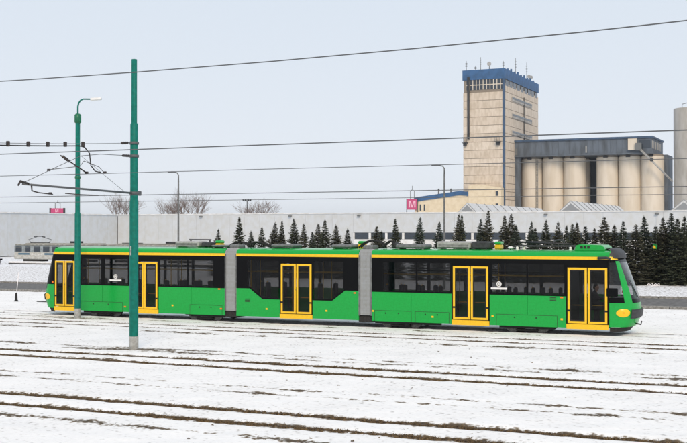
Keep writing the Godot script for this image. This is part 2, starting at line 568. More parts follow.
func build_warehouse() -> void:
	rng.seed = 44
	var w := thing("warehouse", "long low pale grey warehouse with flat roof behind the spruces", "building", P(-75, 0, 175))
	# local: x = u + 75, z = 175 - v
	var pf := sf(); cbox(pf, Vector3(0, 3.55, 0), Vector3(2.985, 7.0, 0.2), 0.006); pf.generate_normals(); var full := pf.commit()
	var pu := sf(); cbox(pu, Vector3(0, 5.5, 0), Vector3(2.985, 3.2, 0.2), 0.006); pu.generate_normals(); var upper := pu.commit()
	var pl := sf(); cbox(pl, Vector3(0, 1.4, 0), Vector3(2.985, 2.7, 0.2), 0.006); pl.generate_normals(); var lower := pl.commit()
	wall_panels(w, full, 16, Vector3(-48.6, 0, 0.1), Vector3(3, 0, 0), 0, M.shed)
	wall_panels(w, upper, 31, Vector3(-0.6, 0, 0.1), Vector3(3, 0, 0), 0, M.shed)
	wall_panels(w, lower, 31, Vector3(-0.6, 0, 0.1), Vector3(3, 0, 0), 0, [M.shedlow])
	var ps := sf(); cbox(ps, Vector3(0, 3.32, 0), Vector3(2.5, 0.98, 0.08), 0.01); ps.generate_normals(); var pane := ps.commit()
	var fs := sf(); span(fs, -1.7, -1.3, 2.78, 3.86, -0.06, 0.1); fs.generate_normals(); var post := fs.commit()
	for k in 31:
		var f := inst(post, "window_frame", M.shedlow, w, Vector3(-0.6 + 3.0 * k, 0, 0.05))
		inst(pane, "pane", M.darkglass, f, Vector3.ZERO)
	# left wing, its wall turned toward the right
	wall_panels(w, full, 32, Vector3(-50.3, 0, 1.7), Vector3(0, 0, 3), PI / 2, M.shed)
	var core := sf()
	span(core, -50.0, 92, 0, 6.9, -70, -0.06)
	span(core, -110, -50.45, 0, 6.9, -70, 98)
	put(core, "wall_core", M.shedjoint, w)
	var cp := sf()
	span(cp, -50.2, 92.2, 7.05, 7.22, -0.3, 0.3)
	span(cp, -50.6, -50.05, 7.05, 7.22, 0.3, 98)
	put(cp, "coping", M.shedlow, w)
	var rf := sf()
	span(rf, -50.2, 92, 6.9, 7.08, -70, -0.3)
	span(rf, -110, -50.6, 6.9, 7.08, -70, 98)
	put(rf, "roof", M.snowcap, w)
	for k in 5:
		var dn := sf(); span(dn, -33.1 + k * 27.0, -33.0 + k * 27.0, 0, 7.0, 0.2, 0.3); put(dn, "downpipe", M.shed[1], w)
	for x in [-32.0, -14.0, -1.0, 31.0, 48.0]:
		var wl := sf(); cbox(wl, Vector3(x, 6.72, 0.42), Vector3(0.55, 0.22, 0.4), 0.04); put(wl, "wall_lamp", M.roofgrey, w)
	# gabled rooflights, ridge running away from the front wall
	for g in [[-57.7, 1.55, 1.50, 48.0], [-40.6, 1.95, 1.65, 40.0], [-23.4, 1.95, 1.65, 40.0]]:
		var sk := sf()
		var cx: float = g[0] + 75.0
		prism(sk, [Vector2(cx - g[1], 7.1), Vector2(cx + g[1], 7.1), Vector2(cx, 7.2 + g[2])], -2.0 - g[3], -2.0)
		var o := put(sk, "rooflight", M.glazing, w)
		var gl := sf()
		prism(gl, [Vector2(cx - g[1] * 0.72, 7.35), Vector2(cx + g[1] * 0.72, 7.35), Vector2(cx, 7.2 + g[2] * 0.78)], -2.0, -1.97)
		put(gl, "gable_glass", M.rib, o)
		for k in 10:
			var z: float = -2.1 - k * g[3] / 10.0
			var rb := sf()
			tube(rb, [Vector3(cx + g[1] + 0.05, 7.12, z), Vector3(cx, 7.26 + g[2], z), Vector3(cx - g[1] - 0.05, 7.12, z)], 0.075, 0.075, 5)
			put(rb, "rib", M.rib, o)

# ------------------------------------------------------------------ grain elevator
func build_elevator() -> void:
	rng.seed = 71
	var u0 := -123.7; var u1 := -108.9; var v0 := 375.0; var v1 := 421.0
	var t := thing("elevator_tower", "tall beige grain elevator tower with blue top band and antennas", "tower", P((u0 + u1) / 2, 0, v0))
	var hw := (u1 - u0) / 2; var L := v1 - v0
	var c := sf()
	span(c, -hw + 0.25, hw - 0.25, 0, 56.5, -L + 0.25, -0.25)
	put(c, "wall_core", M.joint, t)
	var hb := 2.86
	for side in 2:
		for k in 19:
			var y := 0.6 + k * hb
			if y + hb > 56: continue
			if side == 0 and y + hb > 53.5: continue
			var ps := sf()
			var m: Material = M.beige[rng.randi() % 3]
			if side == 0: cbox(ps, Vector3(0, y + hb / 2, -0.15), Vector3(2 * hw - 0.2, hb - 0.13, 0.3), 0.03)
			else: cbox(ps, Vector3(hw - 0.15, y + hb / 2, -L / 2 - 0.3), Vector3(0.3, hb - 0.13, L - 0.8), 0.03)
			put(ps, "wall_panel", m, t)
	# window strip under the blue band
	for k in 11:
		var x := -hw + 1.0 + k * (2 * hw - 1.2) / 11.0
		var f := sf()
		span(f, x, x + 0.22, 53.0, 56.5, -0.25, -0.02)
		var fr := put(f, "window_frame", M.silo, t)
		var g := sf()
		span(g, x + 0.22, x + 1.24, 53.0, 54.55, -0.26, -0.15)
		put(g, "pane", M.darkglass, fr)
		g = sf(); span(g, x + 0.22, x + 1.24, 54.8, 56.4, -0.26, -0.15); put(g, "pane", M.darkglass, fr)
		g = sf(); span(g, x + 0.2, x + 1.25, 54.55, 54.8, -0.25, -0.05); put(g, "transom", M.silo, fr)
	for k in 9:
		var z := -1.6 - k * 4.9
		var g := sf(); span(g, hw - 0.2, hw + 0.02, 54.2, 56.2, z - 3.6, z); put(g, "window", M.darkglass, t)
	var band := sf()
	span(band, -hw - 0.15, hw + 0.15, 56.5, 59.9, -L - 0.15, 0.15)
	put(band, "crown_band", M.bluemetal, t)
	var cor := sf()
	span(cor, hw - 0.55, hw + 0.2, 0.0, 56.5, -0.6, 0.12)
	put(cor, "corner_strip", M.bluetrim, t)
	var pipe := sf(true)
	tube(pipe, [Vector3(-hw + 2.1, 57.5, 0.35), Vector3(-hw + 2.1, 36.0, 0.35)], 0.42, 0.42, 8)
	put(pipe, "vent_pipe", M.roofdark, t)
	for x in [-hw + 0.9, hw - 2.0]:
		var pf := sf()
		span(pf, x - 0.9, x + 0.9, 34.6, 34.8, 0, 1.4)
		for q in 4: span(pf, x - 0.9 + q * 0.56, x - 0.8 + q * 0.56, 34.8, 36.6, 1.3, 1.4)
		span(pf, x - 0.9, x + 0.9, 36.5, 36.62, 1.3, 1.42)
		span(pf, x - 0.6, x + 0.5, 33.6, 34.6, 0.02, 0.8)
		put(pf, "platform", M.roofdark, t)
	# louvre strips on the long side
	for k in 3:
		var lv := sf()
		var y := 50.4 - k * 5.9
		span(lv, hw - 0.2, hw + 0.25, y - 0.75, y + 0.75, -36.0, -9.0)
		var o := put(lv, "louvre_strip", M.concrete, t)
		var ld := sf()
		span(ld, hw + 0.2, hw + 0.32, y + 0.05, y + 0.6, -35.5, -9.5)
		put(ld, "opening", M.darkglass, o)
	var rd := sf(true)
	tube(rd, [Vector3(hw + 0.2, 52.5, -25), Vector3(hw + 0.2, 37, -25)], 0.16, 0.16, 6)
	put(rd, "downpipe", M.roofdark, t)
	for a in [[-hw + 1, -0.8, 3.4], [-1.2, -0.8, 4.4], [hw - 0.5, -0.8, 2.6], [hw - 1, -18.0, 6.0], [hw - 1, -33.0, 6.5], [-3.2, -1.2, 1.6]]:
		var an := sf()
		tube(an, [Vector3(a[0], 59.9, a[1]), Vector3(a[0], 59.9 + a[2], a[1])], 0.10, 0.07, 6)
		for q in 3: span(an, a[0] - 0.35, a[0] + 0.35, 59.6 + a[2] * (0.5 + q * 0.16), 59.75 + a[2] * (0.5 + q * 0.16), a[1] - 0.07, a[1] + 0.07)
		put(an, "antenna", M.roofgrey, t)
	for a in [[1.9, -0.8, 0.75], [hw - 1.2, -37.0, 0.6], [hw - 1.2, -40.0, 0.7]]:
		var ds := sf(true)
		tube(ds, [Vector3(a[0], 59.9, a[1]), Vector3(a[0], 61.6, a[1])], 0.12, 0.12, 6)
		var dish := put(ds, "dish_mast", M.roofgrey, t)
		var dd := sf()
		disc_z(dd, Vector3(a[0], 61.8, a[1] + 0.2), a[2], -0.06, 0.06, 16)
		put(dd, "dish", M.alu, dish)
	for k in 9:
		var rl := sf(); span(rl, hw - 0.6, hw - 0.1, 59.9, 60.5 + 0.4 * (k % 2), -6.0 - k * 4.3, -5.3 - k * 4.3); put(rl, "roof_vent", M.bluemetal, t)
	# low buildings at the foot
	var b := thing("low_annex", "cream low building with sloping blue roof left of the tower", "building", P(-129, 0, 372))
	var bs := sf()
	prism(bs, [Vector2(-11.4, 0), Vector2(10.6, 0), Vector2(10.6, 15.9), Vector2(5.2, 16.6), Vector2(-11.4, 14.4)], -2.6, 0)
	put(bs, "wall", M.cream, b)
	var br := sf()
	prism(br, [Vector2(-11.7, 14.35), Vector2(5.2, 16.55), Vector2(10.9, 15.85), Vector2(10.9, 17.2), Vector2(5.2, 18.0), Vector2(-11.7, 15.9)], -2.9, 0.3)
	put(br, "roof", M.bluemetal, b)
	for x in [-3.0, 1.5, 8.2]:
		var vs := sf(); lathe(vs, [Vector2(0.28, 16), Vector2(0.28, 18.6), Vector2(0.45, 18.7), Vector2(0.0, 19.0)], 8, Vector3(x, 0.0 if x < 8 else -0.6, -1.2)); put(vs, "roof_vent", M.roofgrey, b)
	for x in [-9.6, -8.1]:
		var ws := sf(); span(ws, x, x + 0.5, 11.2, 13.4, -0.1, 0.05); put(ws, "window", M.darkglass, b)
	var b2 := thing("cream_block", "cream block with two small windows at the foot of the tower", "building", P(-114.6, 0, 371.5))
	var b2s := sf()
	prism(b2s, [Vector2(-6, 0), Vector2(5.6, 0), Vector2(5.6, 18.9), Vector2(-1.0, 20.0), Vector2(-6, 19.8)], -3.1, 0)
	put(b2s, "wall", M.cream, b2)
	for y in [12.8, 17.0]:
		var ws := sf(); span(ws, 3.7, 4.6, y - 0.9, y + 0.7, -0.1, 0.06); put(ws, "window", M.darkglass, b2)
	# gallery over the silos
	var g := thing("silo_gallery", "dark grey metal gallery with blue roof edge on top of the silos", "building", P(-85, 0, 388))
	var gs := sf()
	span(gs, -24.6, 23.4, 30.6, 35.5, -24, 0)
	put(gs, "wall", M.galwall, g)
	for k in 24:
		var rs := sf(); span(rs, -24.4 + k * 2.0, -24.25 + k * 2.0, 30.7, 35.4, 0.0, 0.12); put(rs, "wall_rib", M.galwall, g)
	var gr := sf()
	span(gr, -25.0, 23.8, 35.5, 36.1, -24.4, 0.5)
	put(gr, "roof", M.bluetrim, g)
	var sill := sf(); span(sill, -25.4, 23.6, 30.2, 30.6, -24, 0.4); put(sill, "sill", M.galwall, g)
	var hb2 := sf(); span(hb2, 15.7, 18.6, 31.5, 35.3, 0.12, 1.2); put(hb2, "elevator_box", M.silo, g)
	for k in 4:
		var gw := sf(); span(gw, 23.38, 23.5, 32.0, 34.6, -3.5 - k * 5.2, -0.8 - k * 5.2); put(gw, "window", M.concrete, g)
	var gw2 := sf(); span(gw2, 19.2, 23.0, 32.0, 34.8, 0.0, 0.14); put(gw2, "window", M.darkglass, g)
	var gd := sf(); span(gd, -24.4, -22.9, 30.8, 33.2, 0.0, 0.12); put(gd, "door", M.roofgrey, g)
	var fl := sf(); span(fl, 1.2, 1.6, 31.0, 33.4, 0.1, 0.35); put(fl, "vent_pipe", M.alu, g)
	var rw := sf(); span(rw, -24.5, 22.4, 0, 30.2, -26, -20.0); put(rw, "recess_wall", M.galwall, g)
	var sh := sf(); span(sh, -23.85, -22.3, 0, 30.2, -3.0, -0.5); put(sh, "shade_block", M.galwall, g)  # dark box added for the shade between tower and first silo
	sh = sf(); span(sh, 23.0, 27.2, 0, 30.2, -21.0, -8.5); put(sh, "shade_block", M.galwall, g)  # same dark box, added for the shaded end past the last silo
	# silos
	var D := 7.62
	var ss := sf(true)
	lathe(ss, [Vector2(D / 2 - 0.03, 0), Vector2(D / 2 - 0.03, 29.6)], 40)
	ss.generate_normals()
	var shell := ss.commit()
	var rs3 := sf()
	lathe(rs3, [Vector2(D / 2 - 0.2, 29.5), Vector2(D / 2 - 0.25, 30.2), Vector2(0, 30.2)], 40)
	rs3.generate_normals()
	var rim := rs3.commit()
	var hs := sf(); cbox(hs, Vector3.ZERO, Vector3(1.5, 0.7, 0.8), 0.08); hs.generate_normals(); var hatch := hs.commit()
	var starts := [-108.2 + D / 2, -81.5 + D / 2]
	for grp in 2:
		for k in 3:
			var nm: String = "beige concrete grain silo, " + ["nearest the tower", "middle one of the group beside the tower", "last before the dark gap from the tower", "first right of the dark gap", "middle one of the group right of the dark gap", "at the right end under the conveyor"][grp * 3 + k]
			var so := thing("grain_silo", nm, "silo", P(starts[grp] + k * D, 0, 391.3 + D / 2), "beige grain silos under the gallery")
			inst(shell, "shell", M.silo, so, Vector3.ZERO)
			inst(rim, "rim", M.joint, so, Vector3.ZERO)
			inst(hatch, "hatch", M.roofdark, so, Vector3(0, 29.7, D / 2))
			if grp == 0 and k == 0:
				var ld := sf()
				for q in 52: span(ld, 2.2, 2.9, 1 + q * 0.54, 1.1 + q * 0.54, 3.25, 3.35)
				span(ld, 2.15, 2.25, 0, 29.4, 3.25, 3.4); span(ld, 2.85, 2.95, 0, 29.4, 3.2, 3.4)
				put(ld, "ladder", M.roofgrey, so)
	for k in 2:
		var so := thing("grain_silo", ["second-row grain silo deep in the dark gap, on its left", "second-row grain silo deep in the dark gap, on its right"][k], "silo", P([starts[0] + 2 * D, starts[1]][k], 0, 391.3 + D * 1.5), "beige grain silos under the gallery")
		inst(shell, "shell", M.silo, so, Vector3.ZERO); inst(rim, "rim", M.joint, so, Vector3.ZERO)
	var cs := thing("concrete_silo", "tall grey concrete silo at the right edge of the picture", "silo", P(-50.0, 0, 396))
	var cc := sf(true)
	lathe(cc, [Vector2(5.6, 0), Vector2(5.6, 45.3), Vector2(5.35, 45.5), Vector2(0, 45.6)], 48)
	put(cc, "shell", M.concrete, cs)
	var ct := sf(true)
	tube(ct, [Vector3(-2.4, 45.5, 3), Vector3(-2.4, 46.8, 3), Vector3(0, 47.3, 3), Vector3(3, 47.0, 3)], 0.12, 0.12, 6)
	put(ct, "railing", M.roofgrey, cs)
	var cv := thing("conveyor_chute", "pale diagonal conveyor pipe from the gallery down to the grey silo", "conveyor", P(-65.2, 31.6, 386.6))
	var c1 := sf(true); tube(c1, [Vector3(0, 0, 0), Vector3(10.1, -10.9, -3.5)], 0.38, 0.30, 8); put(c1, "pipe", M.alu, cv)
	var c2 := sf(); cbox(c2, Vector3(-0.6, 0.9, 0), Vector3(2.0, 2.4, 1.6), 0.1); put(c2, "head_box", M.roofgrey, cv)
	var c3 := sf(); cbox(c3, Vector3(3.6, -3.6, -1.0), Vector3(1.0, 1.0, 1.0), 0.1); put(c3, "joint_box", M.roofdark, cv)
	# pylon sign
	roof_sign(P(-141.1, 0, 371), 1.75, 11.6, 15.4, 20.0, "pink pylon sign with a white letter M beside the cream building")
	roof_sign(P(-131.0, 7.08, 164.6), 1.15, 0.25, 1.15, 2.6, "small pink rooftop sign with a letter M on the warehouse wing")

func roof_sign(at: Vector3, hw: float, y0: float, y1: float, top: float, label: String) -> void:
	var t := thing("pink_sign", label, "sign", at)
	t.rotation.y = 0.35
	var s := sf()
	cbox(s, Vector3(0, (y0 + y1) / 2, 0), Vector3(hw * 2, y1 - y0, 0.5), 0.05)
	put(s, "panel", M.pink, t)
	for x in [-hw - 0.12, hw + 0.12]:
		var e := sf(); span(e, x - 0.14, x + 0.14, 0.0, y1 + 0.05, -0.2, 0.2); put(e, "post", M.roofdark, t)
	var tm := TextMesh.new()
	var f := SystemFont.new(); f.font_names = PackedStringArray(["Droid Sans"]); f.font_weight = 700
	tm.font = f; tm.text = "M"; tm.font_size = 64; tm.pixel_size = (y1 - y0) * 0.62 / 46.0; tm.depth = 0.06
	var o := MeshInstance3D.new(); o.mesh = tm; o.material_override = M.signpale; o.name = "letter"; o.position = Vector3(0, (y0 + y1) / 2, 0.27)
	t.add_child(o)
	var m := sf()
	for x in [-hw * 0.35, hw * 0.45]: tube(m, [Vector3(x, y1, 0), Vector3(x, lerpf(y1, top, 0.6), 0), Vector3(hw * 0.05, lerpf(y1, top, 0.72), 0), Vector3(hw * 0.05, top, 0)], 0.06 * hw, 0.05 * hw, 5)
	put(m, "mast", M.roofgrey, t)

# ------------------------------------------------------------------ vegetation
func spruce_mesh(sd: int, H: float, Rm: float) -> Mesh:
	var r := RandomNumberGenerator.new(); r.seed = sd
	var s := sf()
	var y := 0.10
	while y < H - 0.06:
		var f := 1.0 - y / H
		var R := Rm * (pow(f, 0.92) * 0.97 + 0.012) * r.randf_range(0.78, 1.14)
		if y < 0.7: R *= 0.7 + 0.43 * y
		var nb := 7 + int(4.0 * f)
		var a0 := r.randf() * TAU
		for k in nb:
			var a := a0 + TAU * k / nb + r.randf_range(-0.25, 0.25)
			var d := Vector3(cos(a), 0, sin(a))
			var sdv := Vector3(-d.z, 0, d.x)
			var Lb := R * r.randf_range(0.65, 1.16)
			var rise := lerpf(-0.18, 0.75, pow(1.0 - f, 1.6))
			var o := Vector3(0, y + r.randf_range(-0.06, 0.06), 0)
			var n := maxi(3, int(Lb / 0.062))
			for q in n:
				var tt := (q + 0.6) / n
				var p := o + d * Lb * tt + Vector3(0, rise * Lb * tt - 0.22 * Lb * tt * (1.0 - tt) , 0)
				for sg in [-1.0, 1.0]:
					var dir: Vector3 = (d * r.randf_range(0.5, 1.0) + sdv * sg * r.randf_range(0.35, 1.0) + Vector3(0, r.randf_range(-0.45, 0.35), 0)).normalized()
					var ln := r.randf_range(0.10, 0.20) * (0.45 + 0.55 * smoothstep(0.0, 0.3, f)) * (0.55 + 0.6 * sqrt(maxf(0.0, 1.0 - tt)))
					var wv: Vector3 = dir.cross(Vector3(r.randf_range(-1, 1), r.randf_range(0.2, 1), r.randf_range(-1, 1))).normalized() * ln * 0.25
					tri(s, p - wv, p + dir * ln * 0.5 + wv * 1.2, p + dir * ln)
					tri(s, p + wv, p + dir * ln, p + dir * ln * 0.5 - wv * 1.2)
			# the branch tip
			var tp := o + d * Lb + Vector3(0, rise * Lb, 0)
			tri(s, tp - d * 0.12 + sdv * 0.03, tp - d * 0.12 - sdv * 0.03, tp + d * 0.05)
		y += lerpf(0.085, 0.14, f) * r.randf_range(0.8, 1.25)
	for k in 14:
		var a := r.randf() * TAU
		var p := Vector3(0, H - 0.4 * r.randf(), 0)
		var d := Vector3(cos(a) * 0.5, 1.0, sin(a) * 0.5).normalized()
		var wv := Vector3(-sin(a), 0, cos(a)) * 0.018
		tri(s, p - wv, p + wv, p + d * 0.16)
	s.generate_normals()
	return s.commit()

func build_spruces() -> void:
	rng.seed = 101
	var crowns := []
	for k in 7: crowns.append(spruce_mesh(200 + k, 5.0, [0.98, 0.82, 1.08, 0.9, 1.15, 0.76, 1.0][k]))
	var ts := sf(true); tube(ts, [Vector3(0, 0, 0), Vector3(0.02, 2.2, 0), Vector3(0, 4.9, 0)], 0.075, 0.012, 7); ts.generate_normals()
	var trunk := ts.commit()
	var T := [[-51.88, 87.42, 4.32], [-49.74, 87.71, 5.3], [-47.41, 85.72, 4.14], [-47.32, 87.25, 4.49], [-46.68, 88.38, 4.85], [-45.72, 87.97, 5.02], [-44.04, 87.31, 5.18], [-42.5, 85.99, 4.76], [-42.28, 87.09, 4.05], [-42.35, 88.44, 4.75], [-40.53, 86.16, 5.07], [-39.94, 86.92, 4.65], [-39.66, 88.58, 4.31], [-36.17, 86.69, 4.56], [-36.23, 87.91, 4.14], [-34.76, 87.85, 5.1], [-32.68, 87.28, 5.23], [-31.19, 87.99, 4.88], [-29.25, 87.24, 5.48], [-28.85, 87.19, 5.43], [-27.09, 86.52, 5.1], [-26.65, 86.68, 5.81], [-25.3, 87.29, 5.33], [-25.18, 88.46, 5.51], [-23.91, 85.68, 4.61], [-22.95, 86.1, 4.84], [-22.96, 87.85, 4.38], [-22.4, 88.8, 5.02], [-21.22, 87.74, 4.85], [-20.68, 88.14, 4.57], [-19.54, 86.24, 4.68], [-19.26, 86.18, 4.8], [-19.16, 88.63, 4.53], [-18.08, 87.11, 4.37], [-17.36, 86.98, 5.21], [-16.73, 87.43, 4.62], [-15.73, 85.92, 4.82], [-14.92, 85.68, 4.61], [-14.3, 87.21, 5.24], [-13.55, 86.92, 4.52], [-12.97, 87.03, 5.14], [-12.48, 87.34, 5.49], [-11.8, 86.34, 5.06], [-11.42, 86.72, 5.18], [-10.99, 87.53, 4.96], [-10.24, 87.8, 5.33]]
	for i in T.size():
		var a: Array = T[i]
		var t := thing("spruce_tree", "dark green young spruce, %s from the left in the row behind the tram" % ordinal(i), "tree", P(a[0], 0.1, a[1]), "row of young spruces behind the tram")
		var k: float = (a[2] - 0.1) / 5.0
		var wide := rng.randf_range(1.12, 1.5) if i < 34 else rng.randf_range(1.45, 1.8)
		t.scale = Vector3(wide, k, wide)
		t.rotation = Vector3(rng.randfn(0.0, 0.018), rng.randf() * TAU, rng.randfn(0.0, 0.018))
		inst(trunk, "trunk", M.bark, t, Vector3.ZERO)
		inst(crowns[i % 7], "crown", M.spruce[rng.randi() % 3], t, Vector3.ZERO)

func bare_branch(s: SurfaceTool, r: RandomNumberGenerator, p: Vector3, d: Vector3, ln: float, rad: float, depth: int) -> void:
	var m := p + d * ln * 0.5 + Vector3(r.randf_range(-1, 1), r.randf_range(-0.3, 1), r.randf_range(-1, 1)) * ln * 0.07
	var e := p + d * ln
	tube(s, [p, m, e], rad, rad * 0.66, 4 if depth < 3 else 3)
	if depth >= 6: return
	var n := 3 if depth < 4 else 2
	for k in n:
		var ax := Vector3(r.randf_range(-1, 1), r.randf_range(-0.2, 0.5), r.randf_range(-1, 1)).normalized()
		var nd := (d + ax * r.randf_range(0.45, 0.85) + Vector3(0, 0.12, 0)).normalized()
		bare_branch(s, r, p.lerp(e, r.randf_range(0.55, 1.0)), nd, ln * r.randf_range(0.62, 0.84), rad * 0.62, depth + 1)

func build_bare_trees() -> void:
	var lab := ["wide bare deciduous tree above the warehouse roof, left of centre", "second bare tree just right of the wide one, beyond the roof", "small bare tree beyond the roof right of the floodlight mast", "sparse bare tree just left of the tall pole"]
	var spots := [[-139.5, 216.0, 13.4], [-133.6, 214.0, 14.6], [-116.8, 214.0, 12.6], [-153.5, 216.0, 14.4]]
	for i in 4:
		var a: Array = spots[i]
		var t := thing("bare_tree", lab[i], "tree", P(a[0], 0, a[1]), "bare trees beyond the warehouse")
		var r := RandomNumberGenerator.new(); r.seed = 300 + i
		var ts := sf(true)
		var H: float = a[2]
		tube(ts, [Vector3.ZERO, Vector3(0.1, H * 0.2, 0), Vector3(0, H * 0.36, 0.05)], 0.22, 0.15, 7)
		put(ts, "trunk", M.twig, t)
		var cs := sf(true)
		for k in 7:
			var an := TAU * k / 7.0 + r.randf() * 0.6
			var d := Vector3(cos(an) * 0.62, r.randf_range(0.55, 1.1), sin(an) * 0.62).normalized()
			bare_branch(cs, r, Vector3(0, H * r.randf_range(0.28, 0.37), 0), d, H * 0.215, 0.10, 1)
		put(cs, "crown", M.twig, t)

# ------------------------------------------------------------------ poles, lamps, wires
func build_poles() -> void:
	var p := thing("catenary_pole", "tall teal steel overhead-line pole with grey foot in front of the tram", "pole", P(-22.69, 0, 32.64))
	var s := sf(true); lathe(s, [Vector2(0.158, -0.05), Vector2(0.158, 0.50), Vector2(0.15, 0.505)], 24); put(s, "painted_foot", M.foot, p)
	s = sf(true); lathe(s, [Vector2(0.152, 0.5), Vector2(0.150, 5.16), Vector2(0.137, 5.20)], 24); put(s, "shaft", M.teal, p)
	s = sf(true); lathe(s, [Vector2(0.134, 5.19), Vector2(0.132, 7.84), Vector2(0.104, 7.88)], 24); put(s, "shaft", M.teal, p)
	s = sf(true); lathe(s, [Vector2(0.100, 7.87), Vector2(0.097, 10.08), Vector2(0.0, 10.1)], 24); put(s, "shaft", M.teal, p)
	s = sf(); span(s, -0.05, 0.0, 3.3, 3.62, 0.142, 0.158); put(s, "number_strip", M.foot, p)
	for y in [7.18, 6.73, 5.45]:
		s = sf(true); lathe(s, [Vector2(0.13, y - 0.05), Vector2(0.165, y - 0.045), Vector2(0.165, y + 0.045), Vector2(0.13, y + 0.05)], 20); put(s, "clamp", M.wire, p)
	s = sf(); cbox(s, Vector3(0.02, 5.45, -0.25), Vector3(0.12, 0.16, 0.2), 0.02); put(s, "arm_bracket", M.wire, p)
	# cantilever arm toward the camera (local +z)
	s = sf(true); tube(s, [Vector3(0, 5.45, 0.14), Vector3(0, 5.55, 5.75)], 0.035, 0.032, 8); put(s, "cantilever_arm", M.wire, p)
	s = sf(true); tube(s, [Vector3(0, 5.56, 5.5), Vector3(0, 5.63, 5.85), Vector3(0, 5.5, 5.95)], 0.045, 0.03, 7); put(s, "arm_end", M.porcelain, p)
	s = sf(true); tube(s, [Vector3(0, 5.52, 5.35), Vector3(0, 5.36, 5.33), Vector3(0.05, 5.31, 5.1), Vector3(0.2, 5.27, 4.6)], 0.028, 0.016, 7); put(s, "steady_arm", M.porcelain, p)
	s = sf(true); tube(s, [Vector3(0, 5.33, 3.75), Vector3(0.25, 5.30, 3.4), Vector3(0.7, 5.28, 2.95)], 0.018, 0.014, 6); put(s, "steady_arm", M.porcelain, p)
	s = sf(true); tube(s, [Vector3(0, 6.73, 0.14), Vector3(0, 6.68, 1.9), Vector3(0, 6.56, 2.95), Vector3(0, 5.6, 5.7)], 0.010, 0.010, 5); put(s, "stay_wire", M.wire, p)
	s = sf(true); tube(s, [Vector3(0, 6.56, 2.95), Vector3(0, 5.5, 0.6)], 0.007, 0.007, 5); put(s, "stay_wire", M.wire, p)
	for a in [[Vector3(0, 7.17, 0.35), Vector3(0, 7.13, 0.75), 0.05], [Vector3(0, 6.72, 0.3), Vector3(0, 6.71, 0.68), 0.05], [Vector3(-0.1, 6.5, 3.75), Vector3(-0.1, 6.35, 3.4), 0.055]]:
		s = sf(true)
		var q := []
		for k in 9: q.append(a[0].lerp(a[1], k / 8.0))
		for k in 8: tube(s, [q[k], q[k].lerp(q[k + 1], 0.5), q[k + 1]], a[2] * (1.0 if k % 2 else 0.6), a[2] * (0.6 if k % 2 else 1.0), 8)
		put(s, "insulator", M.porcelain, p)
	s = sf(true); tube(s, [Vector3(-0.1, 6.52, 3.85), Vector3(0.05, 6.02, 2.72)], 0.022, 0.022, 6); put(s, "pull_off_rod", M.porcelain, p)
	s = sf(true); tube(s, [Vector3(-0.2, 6.05, 4.3), Vector3(0, 6.22, 3.0), Vector3(0, 6.4, 2.8)], 0.012, 0.010, 5); put(s, "stay_wire", M.wire, p)
	s = sf(true); tube(s, [Vector3(0, 6.4, 2.8), Vector3(0.3, 6.22, 2.4), Vector3(0.75, 6.02, 2.74)], 0.012, 0.012, 5); put(s, "stay_wire", M.wire, p)
	for q in [Vector3(-0.2, 6.04, 4.3), Vector3(0.05, 6.03, 2.72), Vector3(0.78, 6.02, 2.74), Vector3(0.1, 5.30, 4.6)]:
		s = sf(); cbox(s, q, Vector3(0.12, 0.07, 0.06), 0.015); put(s, "wire_clip", M.porcelain, p)
	# cross-span feeder
	var c := thing("feeder_cable", "black feeder cable with five clips hung on a cross wire, upper left", "cable", P(-22.69, 0, 32.64))
	var pts := []
	for k in 25:
		var t := k / 24.0
		pts.append(Vector3(0, lerpf(7.13, 6.35, t) - 0.35 * 4.0 * t * (1.0 - t) * 0.55, lerpf(0.7, 19.4, t)))
	s = sf(true); tube(s, pts, 0.008, 0.008, 5); put(s, "cross_wire", M.wire, c)
	var pts2 := []
	for q in pts:
		if q.z > 2.7: pts2.append(q + Vector3(0, -0.07, 0))
	s = sf(true); tube(s, pts2, 0.02, 0.02, 6); put(s, "cable", M.rubber, c)
	s = sf(true)
	var a0: Vector3 = pts2[0]
	tube(s, [a0, a0 + Vector3(0.02, -0.03, -0.25), a0 + Vector3(0.10, -0.22, -0.40), Vector3(0.26, 6.25, 2.78), Vector3(0.40, 6.07, 2.74), Vector3(0.62, 6.02, 2.74)], 0.02, 0.018, 6)
	put(s, "drop_loop", M.rubber, c)
	for z in [2.85, 3.75, 4.6, 5.5, 6.4]:
		s = sf()
		var t: float = (z - 0.7) / 18.7
		var y := lerpf(7.13, 6.35, t) - 0.77 * t * (1.0 - t)
		cbox(s, Vector3(0, y - 0.02, z), Vector3(0.10, 0.16, 0.09), 0.015); put(s, "clip", M.porcelain, c)
	# street lamp in front of the tram
	var l := thing("street_lamp", "teal street lamp pole with curved arm and white lamp head beside the tram door", "street lamp", P(-33.2, 0, 43.2))
	s = sf(true); lathe(s, [Vector2(0.148, -0.05), Vector2(0.145, 0.5), Vector2(0.14, 0.505)], 22); put(s, "painted_foot", M.foot, l)
	s = sf(true); lathe(s, [Vector2(0.140, 0.5), Vector2(0.136, 4.95), Vector2(0.115, 5.0)], 22); put(s, "shaft", M.teal, l)
	s = sf(true); lathe(s, [Vector2(0.112, 4.99), Vector2(0.105, 9.4)], 22); put(s, "shaft", M.teal, l)
	s = sf(true); lathe(s, [Vector2(0.10, 9.20), Vector2(0.155, 9.24), Vector2(0.155, 9.58), Vector2(0.10, 9.64), Vector2(0.03, 9.66)], 20); put(s, "sleeve", M.tealb, l)
	s = sf(true)
	tube(s, [Vector3(0, 9.6, 0), Vector3(0, 9.98, 0), Vector3(0.05, 10.15, 0), Vector3(0.16, 10.27, 0), Vector3(0.32, 10.32, 0), Vector3(0.8, 10.29, 0)], 0.04, 0.032, 8)
	put(s, "arm", M.teal, l)
	s = sf(true)
